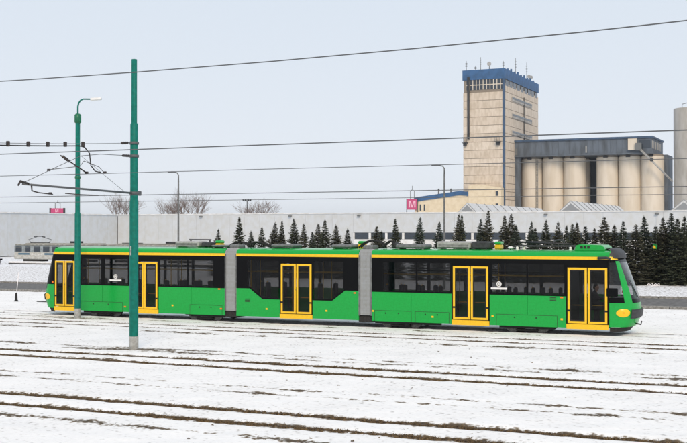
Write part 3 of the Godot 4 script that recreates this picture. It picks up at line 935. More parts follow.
	tube(s, [Vector3(0.76, 10.28, 0), Vector3(0.84, 10.285, 0), Vector3(1.0, 10.29, 0), Vector3(1.25, 10.29, 0), Vector3(1.33, 10.28, 0)], 0.085, 0.06, 12)
	var hd := put(s, "lamp_head", M.white, l); hd.scale = Vector3(1, 1, 1)
	s = sf(true); lathe(s, [Vector2(0.118, 6.6), Vector2(0.135, 6.62), Vector2(0.135, 6.70), Vector2(0.118, 6.72)], 18); put(s, "clamp", M.tealb, l)
	# lamps along the far side of the road
	var labs := ["thin grey street lamp left of the first bellows, beyond the road", "thin grey street lamp right of centre in front of the cream building"]
	for k in 2:
		var sl := thing("road_lamp", labs[k], "street lamp", P([-46.83, -25.48][k], 0.05, 73.2), "street lamps along the road")
		s = sf(true); lathe(s, [Vector2(0.085, 0), Vector2(0.055, 8.0)], 12); put(s, "pole", M.roofgrey, sl)
		s = sf(true); tube(s, [Vector3(0, 8.0, 0), Vector3(0, 8.35, 0), Vector3(-0.12, 8.52, 0), Vector3(-0.5, 8.60, 0)], 0.05, 0.04, 8); put(s, "arm", M.roofgrey, sl)
		s = sf(); cbox(s, Vector3(-0.68, 8.60, 0), Vector3(0.5, 0.09, 0.18), 0.03); put(s, "lamp_head", M.roofgrey, sl)
	var fm := thing("floodlight_mast", "distant mast with a crossbar of floodlights beyond the warehouse roof", "mast", P(-120.05, 0, 215))
	s = sf(true); lathe(s, [Vector2(0.14, 0), Vector2(0.09, 10.7)], 10); put(s, "pole", M.roofdark, fm)
	s = sf(); span(s, -1.0, 1.0, 10.6, 10.75, -0.06, 0.06); put(s, "crossbar", M.roofdark, fm)
	for x in [-0.85, -0.3, 0.3, 0.85]:
		s = sf(); cbox(s, Vector3(x, 10.9, 0.1), Vector3(0.4, 0.3, 0.2), 0.03); put(s, "floodlight", M.roofdark, fm)
	# overhead wires along the tracks
	var wires := [
		[13.2, 6.36, 0.008, "topmost overhead wire slanting up across the sky", 0.0022],
		[13.2, 5.28, 0.0075, "overhead wire crossing in front of the middle of the tower", 0.0],
		[29.9, 5.99, 0.010, "thin overhead wire crossing the silos just below their tops", 0.0],
		[29.9, 5.28, 0.011, "overhead contact wire held by the cantilever arm", 0.0],
		[41.35, 5.44, 0.011, "lowest overhead wire just above the warehouse roof line", 0.0]]
	for w in wires:
		var pp := []
		for k in 61:
			var u := lerpf(-100, 24, k / 60.0)
			pp.append(P(u, w[1] + w[4] * pow(clampf(u + 10.0, -14.0, 14.0), 2.0), w[0]))
		s = sf(true); tube(s, pp, w[2], w[2], 5)
		var o := put(s, "overhead_wire", M.wire)
		tag(o, w[3], "wire", "overhead tram wires")

# ------------------------------------------------------------------ the tram
func side_piece(parent: Node, called: String, m: Material, sg: float, x0: float, x1: float, y0: float, y1: float, out := 0.0, th := 0.05) -> MeshInstance3D:
	var s := sf()
	span(s, x0, x1, y0, y1, sg * (W + out), sg * (W + out - th))
	return put(s, called, m, parent)

func nose_point(end: float, h: float, a: float, off: float) -> Vector3:
	var us := 13.18 if end > 0 else 13.76
	var hs := [0.22, 0.45, 0.75, 1.0, 1.35, 1.8, 2.3, 2.7, 2.95, 3.15, 3.36]
	var ds := [0.62, 0.86, 0.98, 1.02, 0.97, 0.83, 0.64, 0.47, 0.36, 0.24, 0.05]
	var D := 0.05
	for i in hs.size() - 1:
		if h >= hs[i] and h <= hs[i + 1]: D = lerpf(ds[i], ds[i + 1], (h - hs[i]) / (hs[i + 1] - hs[i]))
	if h < hs[0]: D = ds[0]
	var e := 2.0 / 2.5
	var cw := pow(maxf(cos(a), 0.0), e); var sw := pow(absf(sin(a)), e) * signf(sin(a))
	var wz := W - smoothstep(2.9, 3.4, h) * 0.12
	var n := Vector3(cos(a) * end, 0.15, sin(a)).normalized()
	return Vector3((us + D * cw) * end, h, wz * sw) + n * off

func nose_patch(s: SurfaceTool, end: float, h0: float, h1: float, a0: float, a1: float, off := 0.0, nh := 8, na := 16, slant := 0.0) -> void:
	var g := []
	for j in nh + 1:
		var row := []
		var h := lerpf(h0, h1, float(j) / nh)
		var sh := slant * float(j) / nh
		for i in na + 1:
			row.append(nose_point(end, h, deg_to_rad(lerpf(a0 + (sh if a0 > 0 else 0.0), a1 - (sh if a1 < 0 else 0.0), float(i) / na)), off))
		g.append(row)
	for j in nh:
		for i in na:
			if end > 0: quad(s, g[j][i], g[j + 1][i], g[j + 1][i + 1], g[j][i + 1])
			else: quad(s, g[j][i], g[j][i + 1], g[j + 1][i + 1], g[j + 1][i])

func tram_door(t: Node, x0: float, x1: float, label: String) -> void:
	var d := Node3D.new(); d.name = "door"; t.add_child(d, true)
	if label: d.set_meta("label", label)
	side_piece(d, "step_plate", M.yellow, 1.0, x0 - 0.04, x1 + 0.04, 0.26, 0.46, 0.015)
	var s := sf()
	span(s, x0 - 0.05, x1 + 0.05, 2.70, 3.005, W - 0.005, W - 0.06)
	span(s, x0 - 0.05, x0 + 0.0, 0.46, 2.70, W - 0.005, W - 0.06)
	span(s, x1 - 0.0, x1 + 0.05, 0.46, 2.70, W - 0.005, W - 0.06)
	put(s, "surround", M.black, d)
	var mid := (x0 + x1) / 2
	for lf in [[x0 + 0.01, mid - 0.02], [mid + 0.02, x1 - 0.01]]:
		var a: float = lf[0]; var b: float = lf[1]
		var f := sf()
		var y0 := 0.49; var y1 := 2.68; var bw := 0.082
		span(f, a, b, y1 - bw, y1, W + 0.012, W - 0.03)
		span(f, a, b, y0, y0 + bw, W + 0.012, W - 0.03)
		span(f, a, a + bw, y0 + bw, y1 - bw, W + 0.012, W - 0.03)
		span(f, b - bw, b, y0 + bw, y1 - bw, W + 0.012, W - 0.03)
		put(f, "leaf_frame", M.yellow, d)
		var gk := sf()
		var a2 := a + bw; var b2 := b - bw; var g := 0.045
		span(gk, a2, b2, y1 - bw - g, y1 - bw, W + 0.004, W - 0.03)
		span(gk, a2, b2, y0 + bw, y0 + bw + g, W + 0.004, W - 0.03)
		span(gk, a2, a2 + g, y0 + bw + g, y1 - bw - g, W + 0.004, W - 0.03)
		span(gk, b2 - g, b2, y0 + bw + g, y1 - bw - g, W + 0.004, W - 0.03)
		put(gk, "gasket", M.rubber, d)
		var gl := sf()
		span(gl, a2 + g, b2 - g, y0 + bw + g, y1 - bw - g, W - 0.006, W - 0.014)
		put(gl, "pane", M.glass, d)
		var hd := sf(true)
		tube(hd, [Vector3(a2 + 0.08, 1.2, W - 0.09), Vector3(b2 - 0.08, 1.2, W - 0.09)], 0.014, 0.014, 6)
		put(hd, "grab_rail", M.yellow, d)
	for x in [x0 + 0.05, x1 - 0.05]:
		var hg := sf(); span(hg, x - 0.05, x + 0.05, 0.95, 1.02, W + 0.013, W + 0.022); put(hg, "hinge_cover", M.rubber, d)
	var bt := sf(true); disc_z(bt, Vector3(mid, 1.55, 0), 0.03, W - 0.01, W + 0.008, 12); put(bt, "button", M.steel, d)

func window(t: Node, sg: float, x0: float, x1: float, y0 := 1.60, y1 := 2.82) -> Node3D:
	var w := Node3D.new(); w.name = "window"; t.add_child(w, true)
	var g := sf(); span(g, x0, x1, y0, y1, sg * (W - 0.002), sg * (W - 0.010)); put(g, "pane", M.glass, w)
	var b := sf()
	span(b, x0, x1, 2.46, 2.49, sg * (W + 0.004), sg * (W - 0.02))
	put(b, "glazing_bar", M.black, w)
	return w

func hatch(t: Node, x0: float, x1: float, y0: float, y1: float) -> void:
	var s := sf()
	span(s, x0, x1, y0, y1, W + 0.004, W - 0.002)
	var o := put(s, "hatch", M.green, t)
	var e := sf(); var k := 0.014
	span(e, x0 - k, x1 + k, y1, y1 + k, W + 0.006, W - 0.002); span(e, x0 - k, x0, y0, y1, W + 0.006, W - 0.002)
	span(e, x1, x1 + k, y0, y1, W + 0.006, W - 0.002)
	put(e, "seam", M.under, o)
	for f in [0.30, 0.66]:
		var l := sf(true); disc_z(l, Vector3(lerpf(x0, x1, f), y1 - 0.1, 0), 0.028, W - 0.002, W + 0.012, 10); put(l, "latch", M.rubber, o)

func roof_section(t: Node, x0: float, x1: float) -> void:
	var s := sf()
	var pr := [Vector2(W, 3.125), Vector2(W - 0.006, 3.20), Vector2(W - 0.045, 3.27), Vector2(W - 0.12, 3.315), Vector2(W - 0.28, 3.345), Vector2(0.5, 3.37), Vector2(0, 3.375)]
	var full := []
	for p in pr: full.append(p)
	for k in range(pr.size() - 2, -1, -1): full.append(Vector2(-pr[k].x, pr[k].y))
	for k in full.size() - 1:
		var a: Vector2 = full[k]; var b: Vector2 = full[k + 1]
		quad(s, Vector3(x0, a.y, a.x), Vector3(x0, b.y, b.x), Vector3(x1, b.y, b.x), Vector3(x1, a.y, a.x))
	for x in [x0, x1]:
		for k in range(1, full.size() - 1):
			tri(s, Vector3(x, full[0].y, full[0].x), Vector3(x, full[k].y, full[k].x), Vector3(x, full[k + 1].y, full[k + 1].x))
	quad(s, Vector3(x0, 3.125, W), Vector3(x1, 3.125, W), Vector3(x1, 3.125, -W), Vector3(x0, 3.125, -W))
	put(s, "roof", M.green, t)
	for sg in [1.0, -1.0]:
		side_piece(t, "gutter_strip", M.yellow, sg, x0, x1, 3.005, 3.122, 0.014)
	var c := sf(); span(c, x0 + 0.02, x1 - 0.02, 2.93, 2.985, -W + 0.06, W - 0.06); put(c, "ceiling", M.interior, t)
	var f := sf(); span(f, x0 + 0.02, x1 - 0.02, 0.34, 0.40, -W + 0.06, W - 0.06); put(f, "floor", M.floor, t)

func tram_seat(t: Node, x: float, z: float, y := 0.40, dir := 1.0) -> void:
	var s := sf()
	cbox(s, Vector3(x, y + 0.45, z), Vector3(0.44, 0.10, 0.42), 0.03)
	cbox(s, Vector3(x - 0.22 * dir, y + 0.82, z), Vector3(0.09, 0.72, 0.42), 0.035)
	cbox(s, Vector3(x, y + 0.2, z), Vector3(0.12, 0.42, 0.10), 0.02)
	var o := put(s, "seat", M.seat, t)
	var h := sf(true)
	tube(h, [Vector3(x - 0.24 * dir, y + 1.15, z - 0.12), Vector3(x - 0.24 * dir, y + 1.22, z), Vector3(x - 0.24 * dir, y + 1.15, z + 0.12)], 0.015, 0.015, 5)
	put(h, "handle", M.yellow, o)

func bogie(t: Node, x: float) -> void:
	var b := Node3D.new(); b.name = "bogie"; t.add_child(b, true); b.position = Vector3(x, 0, 0)
	var f := sf()
	for z in [-0.85, 0.85]: cbox(f, Vector3(0, 0.33, z), Vector3(2.1, 0.16, 0.14), 0.03)
	cbox(f, Vector3(0, 0.30, 0), Vector3(0.4, 0.2, 1.7), 0.03)
	cbox(f, Vector3(0, 0.13, 0.86), Vector3(0.9, 0.09, 0.10), 0.02)
	put(f, "frame", M.under, b)
	for wx in [-0.62, 0.62]:
		for z in [-0.72, 0.72]:
			var w := sf(); disc_z(w, Vector3(wx, 0.325, 0), 0.31, z - 0.06, z + 0.06, 26); put(w, "wheel", M.steel, b)
		var ax := sf(true); tube(ax, [Vector3(wx, 0.325, -0.7), Vector3(wx, 0.325, 0.7)], 0.06, 0.06, 8); put(ax, "axle", M.under, b)
		var jb := sf(); cbox(jb, Vector3(wx, 0.30, 0.86), Vector3(0.26, 0.24, 0.12), 0.03); put(jb, "axle_box", M.under, b)

func end_nose(t: Node, end: float) -> void:
	var n := Node3D.new(); n.name = "nose"; t.add_child(n, true)
	n.set_meta("label", "driver's cab end with windscreen" if end > 0 else "rear cab end with coupler bar")
	var s := sf(true); nose_patch(s, end, 0.38, 1.32, -90, 90, 0.0, 10, 28); put(s, "lower_shell", M.green, n)
	s = sf(true); nose_patch(s, end, 0.20, 0.38, -90, 90, -0.06, 2, 24); put(s, "underskirt", M.under, n)
	s = sf(true); nose_patch(s, end, 1.32, 1.48, -38, 38, 0.0, 2, 16); put(s, "cowl", M.black, n)
	for sg in [1.0, -1.0]:
		# side quarter window, green pillar
		s = sf(true); nose_patch(s, end, 1.54, 2.9, 58 * sg, 90 * sg, -0.004, 10, 8); put(s, "quarter_window", M.black if end < 0 else M.screen, n)
		s = sf(true); nose_patch(s, end, 1.32, 1.54, 58 * sg, 90 * sg, 0.0, 2, 8); put(s, "side_sill", M.black if end > 0 else M.green, n)
		s = sf(true); nose_patch(s, end, 1.32, 2.95, 36 * sg, 59 * sg, 0.003, 12, 6); put(s, "pillar", M.green if end > 0 else M.black, n)
		s = sf(true); nose_patch(s, end, 2.9, 3.01, 58 * sg, 90 * sg, 0.0, 1, 8); put(s, "window_header", M.black, n)
		s = sf(true); nose_patch(s, end, 3.005, 3.122, 40 * sg, 90 * sg, 0.012, 2, 10); put(s, "gutter_strip", M.yellow, n)
		# yellow oval with the lamp in it
		s = sf(true)
		var ac := 63.0
		var ring := 26
		for rr in 4:
			for k in ring:
				var q := []
				for e in [[rr, k], [rr + 1, k], [rr + 1, k + 1], [rr, k + 1]]:
					var rad: float = e[0] / 4.0; var w: float = TAU * e[1] / ring
					q.append(nose_point(end, 0.93 + 0.165 * rad * sin(w), deg_to_rad((ac + 16.5 * rad * cos(w)) * sg), 0.045 - 0.03 * rad * rad))
				quad(s, q[0], q[1], q[2], q[3])
		var ov := put(s, "lamp_surround", M.yellow, n)
		s = sf(true); nose_patch(s, end, 0.915, 0.95, 61.0 * sg, 66.0 * sg, 0.052, 1, 4); put(s, "emblem", M.orange, ov)
		s = sf(true); nose_patch(s, end, 0.82, 1.04, 26.0 * sg, 40.0 * sg, 0.035, 4, 5); put(s, "headlight", M.darkglass, n)
		s = sf(true); nose_patch(s, end, 1.60, 1.70, 84.0 * sg, 88.5 * sg, 0.02, 1, 3); put(s, "indicator", M.orange, n)
	s = sf(true); nose_patch(s, end, 1.48, 2.9, -36, 36, 0.0, 12, 18); put(s, "windscreen", M.screen, n)
	s = sf(true); nose_patch(s, end, 2.9, 3.15, -58, 58, 0.0, 3, 18); put(s, "destination_box", M.black, n)
	s = sf(true); nose_patch(s, end, 3.122, 3.36, -90, 90, 0.0, 4, 22); put(s, "cab_roof", M.green, n)
	# bumper
	s = sf(true)
	nose_patch(s, end, 0.74, 1.02, -44, 44, 0.065, 4, 18); nose_patch(s, end, 0.70, 0.742, -43, 43, 0.035, 1, 18); nose_patch(s, end, 1.018, 1.06, -43, 43, 0.035, 1, 18)
	put(s, "bumper", M.roofdark, n)
	s = sf(); cbox(s, Vector3((13.55 if end > 0 else 14.1) * end, 0.47, 0), Vector3(0.9, 0.16, 0.3), 0.03); put(s, "coupler_mount", M.under, n)
	if end < 0:
		s = sf(true); tube(s, [Vector3(-14.3, 0.62, 0.55), Vector3(-15.35, 0.62, 0.55)], 0.035, 0.03, 8); put(s, "coupler_bar", M.steel, n)
	else:
		s = sf(true); tube(s, [Vector3(14.0, 0.5, 0.3), Vector3(14.25, 0.46, 0.3), Vector3(14.27, 0.6, 0.3)], 0.03, 0.03, 7); put(s, "coupler_hook", M.under, n)
		# mirror and wiper
		s = sf(); cbox(s, Vector3(13.30, 1.74, 1.21), Vector3(0.44, 0.34, 0.06), 0.03); put(s, "mirror", M.black, n)
		s = sf(true); tube(s, [Vector3(12.75, 3.07, 1.2), Vector3(13.1, 3.09, 1.3), Vector3(13.25, 3.05, 1.33)], 0.06, 0.05, 8); put(s, "camera_pod", M.roofdark, n)
		s = sf(true); tube(s, [nose_point(1, 1.5, 0.1, 0.03), nose_point(1, 2.2, 0.35, 0.03)], 0.015, 0.012, 5); put(s, "wiper", M.rubber, n)
	# grey roof-front fairing
	s = sf(true)
	var xb := (13.18 if end > 0 else 13.76)
	var g := []
	for j in 7:
		var f := j / 6.0
		var row := []
		for i in 13:
			var a := deg_to_rad(lerpf(-88, 88, i / 12.0))
			var xx := (xb - 0.05) + (0.44 - 0.44 * f * f) * pow(maxf(cos(a), 0.0), 0.6)
			row.append(Vector3(xx * end, 3.06 + 0.40 * sin(f * PI * 0.5), (W - 0.05 - 0.38 * f * f) * sin(a)))
		g.append(row)
	for j in 6:
		for i in 12: quad(s, g[j][i], g[j + 1][i], g[j + 1][i + 1], g[j][i + 1])
	for i in 12: tri(s, g[6][i], Vector3((xb - 0.5) * end, 3.42, 0), g[6][i + 1])
	if end > 0: put(s, "roof_fairing", M.roofdark, n)

func bellows(t: Node, x0: float, x1: float) -> void:
	var b := Node3D.new(); b.name = "bellows"; t.add_child(b, true)
	var outline := [Vector2(-1, 0.52), Vector2(-1, 3.05), Vector2(-0.96, 3.22), Vector2(-0.84, 3.33), Vector2(0.84, 3.33), Vector2(0.96, 3.22), Vector2(1, 3.05), Vector2(1, 0.52)]
	var s := sf()
	var n := 20
	for i in n:
		var q := []
		for e in [i, i + 1]:
			var o := 1.165 if e % 2 else 1.115
			if e == 0 or e == n: o = 1.165
			var row := []
			for p in outline: row.append(Vector3(lerpf(x0, x1, e / float(n)), p.y + (0.03 if e % 2 and p.y > 3 else 0.0), p.x * o))
			q.append(row)
		for k in outline.size() - 1: quad(s, q[0][k], q[0][k + 1], q[1][k + 1], q[1][k])
		quad(s, q[0][0], q[1][0], q[1][7], q[0][7])
	put(s, "folds", M.bellows, b)
	for x in [x0 + 0.02, x1 - 0.02]:
		var f := sf(); span(f, x - 0.025, x + 0.025, 0.5, 3.1, 1.145, 1.18); put(f, "end_frame", M.roofgrey, b)
	var h := sf(); cbox(h, Vector3((x0 + x1) / 2, 3.42, 0.55), Vector3((x1 - x0) * 0.8, 0.22, 0.7), 0.06); put(h, "hood", M.roofgrey, b)
	var u := sf(); cbox(u, Vector3((x0 + x1) / 2, 0.36, 0), Vector3(x1 - x0 + 0.1, 0.26, 2.2), 0.03); put(u, "joint", M.under, b)

func hose(t: Node, pts: Array, r := 0.03) -> void:
	var c := Curve3D.new()
	for i in pts.size():
		var d := Vector3.ZERO
		if i > 0 and i < pts.size() - 1: d = (pts[i + 1] - pts[i - 1]) * 0.22
		c.add_point(pts[i], -d, d)
	var s := sf(true)
	tube(s, Array(c.tessellate(4)), r, r, 7)
	put(s, "roof_hose", M.rubber, t)

func build_tram() -> void:
	var t := thing("tram", "three-section green tram with yellow doors and black window band", "tram", P(TRAM_X, 0, TRAM_V))
	# side panels near side
	var s: SurfaceTool
	for a in [[-12.48, -9.35], [-7.73, -4.15], [3.09, 6.69], [8.32, 11.48]]:
		var cuts := 2
		for q in cuts:
			var xa := lerpf(a[0], a[1], q / float(cuts)); var xb := lerpf(a[0], a[1], (q + 1.0) / cuts)
			s = sf()
			cbox(s, Vector3((xa + xb) / 2, 0.92, W - 0.025), Vector3(xb - xa - 0.010, 1.24, 0.05), 0.006)
			put(s, "side_panel", M.green, t)
		side_piece(t, "window_sill", M.black, 1.0, a[0], a[1], 1.54, 1.60, 0.002)
	s = sf(); prism(s, [Vector2(-3.55, 0.30), Vector2(-1.34, 0.30), Vector2(-1.34, 1.09), Vector2(-2.21, 1.09), Vector2(-2.87, 1.56), Vector2(-3.55, 1.56)], W - 0.05, W); put(s, "side_panel", M.green, t)
	s = sf(); prism(s, [Vector2(0.28, 0.30), Vector2(2.48, 0.30), Vector2(2.48, 1.56), Vector2(1.84, 1.56), Vector2(1.22, 1.10), Vector2(0.28, 1.10)], W - 0.05, W); put(s, "side_panel", M.green, t)
	# black edging and dipped windows of the middle section
	s = sf()
	prism(s, [Vector2(-1.34, 1.09), Vector2(-1.34, 1.15), Vector2(-2.19, 1.15), Vector2(-2.85, 1.62), Vector2(-3.55, 1.62), Vector2(-3.55, 1.56), Vector2(-2.87, 1.56), Vector2(-2.21, 1.09)], W - 0.05, W + 0.002)
	put(s, "window_sill", M.black, t)
	s = sf()
	prism(s, [Vector2(0.28, 1.10), Vector2(1.22, 1.10), Vector2(1.84, 1.56), Vector2(2.48, 1.56), Vector2(2.48, 1.62), Vector2(1.82, 1.62), Vector2(1.20, 1.16), Vector2(0.28, 1.16)], W - 0.05, W + 0.002)
	put(s, "window_sill", M.black, t)
	for poly in [[Vector2(-1.40, 1.15), Vector2(-2.19, 1.15), Vector2(-2.85, 1.62), Vector2(-3.0, 1.62), Vector2(-3.0, 2.82), Vector2(-1.40, 2.82)], [Vector2(0.34, 1.16), Vector2(1.20, 1.16), Vector2(1.75, 1.57), Vector2(1.75, 2.82), Vector2(0.34, 2.82)]]:
		var wn := Node3D.new(); wn.name = "window"; t.add_child(wn, true)
		wn.set_meta("label", "large window dipping below the band")
		s = sf(); prism(s, poly, W - 0.010, W - 0.002); put(s, "pane", M.glass, wn)
	for a in [[-12.17, -10.99], [-10.79, -9.45], [-7.66, -6.17], [-6.10, -4.77], [3.62, 5.10], [5.17, 6.62], [8.42, 9.86], [9.93, 11.40]]:
		window(t, 1.0, a[0], a[1])
	# pillars and header of the window band
	for a in [[-12.48, -12.17], [-10.99, -10.79], [-9.45, -9.35], [-7.73, -7.66], [-6.17, -6.10], [-4.77, -4.15], [-3.55, -3.0], [-1.40, -1.34], [0.28, 0.34], [1.75, 2.48], [3.09, 3.62], [5.10, 5.17], [6.62, 6.69], [8.32, 8.42], [9.86, 9.93], [11.40, 11.48]]:
		side_piece(t, "window_pillar", M.black, 1.0, a[0], a[1], 1.60, 2.82)
	for a in [[-12.48, -9.35], [-7.73, -4.15], [-3.55, -1.34], [0.28, 2.48], [3.09, 6.69], [8.32, 11.48]]:
		side_piece(t, "band_header", M.black, 1.0, a[0], a[1], 2.82, 3.005)
	# doors
	for d in [[-13.73, -12.53, "narrow double door at the rear end"], [-9.30, -7.78, ""], [-1.29, 0.23, ""], [6.74, 8.27, ""], [11.53, 13.11, "front double door beside the cab"]]:
		tram_door(t, d[0], d[1], d[2])
	# far side
	for a in [[-13.76, -4.15], [-3.55, 2.48], [3.09, 13.18]]:
		side_piece(t, "side_panel", M.green, -1.0, a[0], a[1], 0.30, 1.54)
		side_piece(t, "band_header", M.black, -1.0, a[0], a[1], 2.72, 3.005)
		var n := int((a[1] - a[0]) / 1.5)
		var st: float = (a[1] - a[0]) / n
		for k in n:
			side_piece(t, "window_pillar", M.black, -1.0, a[0] + st * k, a[0] + st * k + 0.14, 1.54, 2.72)
			window(t, -1.0, a[0] + st * k + 0.14, a[0] + st * (k + 1), 1.54, 2.72)
		roof_section(t, a[0], a[1])
	for x in [-4.17, -3.53, 2.46, 3.11]:
		s = sf()
		span(s, x - 0.02, x + 0.02, 0.4, 2.93, 0.62, W - 0.07); span(s, x - 0.02, x + 0.02, 0.4, 2.93, -W + 0.07, -0.62)
		put(s, "end_bulkhead", M.roofdark, t)
	bellows(t, -4.15, -3.55); bellows(t, 2.48, 3.09)
	end_nose(t, 1.0); end_nose(t, -1.0)
	# hatches on the skirt
	for a in [[-12.15, -9.75], [-6.0, -4.30], [3.24, 4.89], [5.09, 6.57], [8.62, 11.11]]:
		hatch(t, a[0], a[1], 0.30, 0.74)
	# underframe and bogies
	for a in [[-13.4, -4.3], [-3.4, 2.4], [3.2, 13.0]]:
		s = sf(); span(s, a[0], a[1], 0.30, 0.338, -1.1, 1.1); put(s, "underframe", M.under, t)
	for x in [-11.0, -5.4, 4.3, 9.8]: bogie(t, x)
	for a in [[-12.1, -9.9], [-5.9, -4.2], [3.2, 6.2], [8.7, 11.0]]:
		s = sf(); span(s, a[0], a[1], 0.20, 0.30, W - 0.16, W - 0.12); put(s, "bogie_skirt", M.rubber, t)
	# small marks and lamps on the side
	for a in [[-4.45, 1.50], [2.30, 1.47], [11.30, 1.49], [-9.6, 0.55], [-4.35, 0.6]]:
		s = sf(); cbox(s, Vector3(a[0], a[1], W + 0.005), Vector3(0.11, 0.06, 0.02), 0.006); put(s, "side_marker", M.orange, t)
	for a in [[-6.95, 0.68], [-2.0, 0.66], [0.95, 0.66], [5.85, 0.55], [8.45, 0.66], [11.3, 0.62], [3.15, 0.72]]:
		s = sf(); span(s, a[0] - 0.045, a[0] + 0.045, a[1] - 0.035, a[1] + 0.035, W, W + 0.006); put(s, "sticker", M.yellow, t)
	for a in [[-2.98, 1.02], [10.95, 1.42]]:
		s = sf()
		for k in 3: span(s, a[0] - 0.13, a[0] + 0.13, a[1] - 0.07 + k * 0.055, a[1] - 0.04 + k * 0.055, W - 0.001, W + 0.004)
		put(s, "vent_slots", M.under, t)
	# wheel emblem stickers on the glass
	for x in [-10.15, 8.72]:
		s = sf()
		disc_z(s, Vector3(x, 1.98, 0), 0.11, W + 0.001, W + 0.004, 20, 0.075)
		for k in 3:
			var d := Vector3(cos(k * PI / 3), sin(k * PI / 3), 0) * 0.1
			tube(s, [Vector3(x, 1.98, W + 0.003) - d, Vector3(x, 1.98, W + 0.003) + d], 0.012, 0.012, 4)
		span(s, x - 0.34, x + 0.34, 1.76, 1.84, W + 0.001, W + 0.004)
		put(s, "wheel_sticker", M.white, t)
	# interior
	for a in [[-12.0, -9.9, 3], [-7.3, -4.9, 4], [-3.1, -1.9, 2], [0.7, 2.0, 2], [3.9, 6.3, 4], [8.8, 11.0, 4]]:
		for k in a[2]:
			var x := lerpf(a[0], a[1], k / maxf(1.0, a[2] - 1.0))
			tram_seat(t, x, 0.82, 0.66); tram_seat(t, x, -0.82, 0.60)
	for x in [-12.3, -9.6, -7.5, -3.2, -1.55, 0.45, 2.2, 6.5, 8.5, 11.3]:
		for z in [-0.45, 0.45]:
			s = sf(true); tube(s, [Vector3(x, 0.4, z), Vector3(x, 2.93, z)], 0.018, 0.018, 7); put(s, "handrail", M.yellow, t)
	for z in [-0.5, 0.5]:
		for a in [[-13.3, -4.3], [-3.4, 2.3], [3.2, 11.4]]:
			s = sf(true); tube(s, [Vector3(a[0], 2.3, z), Vector3(a[1], 2.3, z)], 0.016, 0.016, 6); put(s, "handrail", M.yellow, t)
	s = sf(); span(s, 11.44, 11.50, 0.4, 2.93, -1.1, 0.35); put(s, "cab_partition", M.roofdark, t)
	s = sf(); cbox(s, Vector3(13.35, 0.95, 0), Vector3(0.6, 0.8, 1.7), 0.08); cbox(s, Vector3(13.3, 1.42, 0), Vector3(0.5, 0.14, 1.6), 0.05); put(s, "driver_desk", M.black, t)
	s = sf(); cbox(s, Vector3(12.45, 1.02, 0.0), Vector3(0.52, 0.14, 0.5), 0.04); cbox(s, Vector3(12.18, 1.42, 0), Vector3(0.12, 0.8, 0.48), 0.05); cbox(s, Vector3(12.17, 1.95, 0), Vector3(0.10, 0.24, 0.28), 0.04); cbox(s, Vector3(12.45, 0.68, 0), Vector3(0.2, 0.6, 0.2), 0.03)
	put(s, "driver_seat", M.seat, t)
	roof_gear(t)

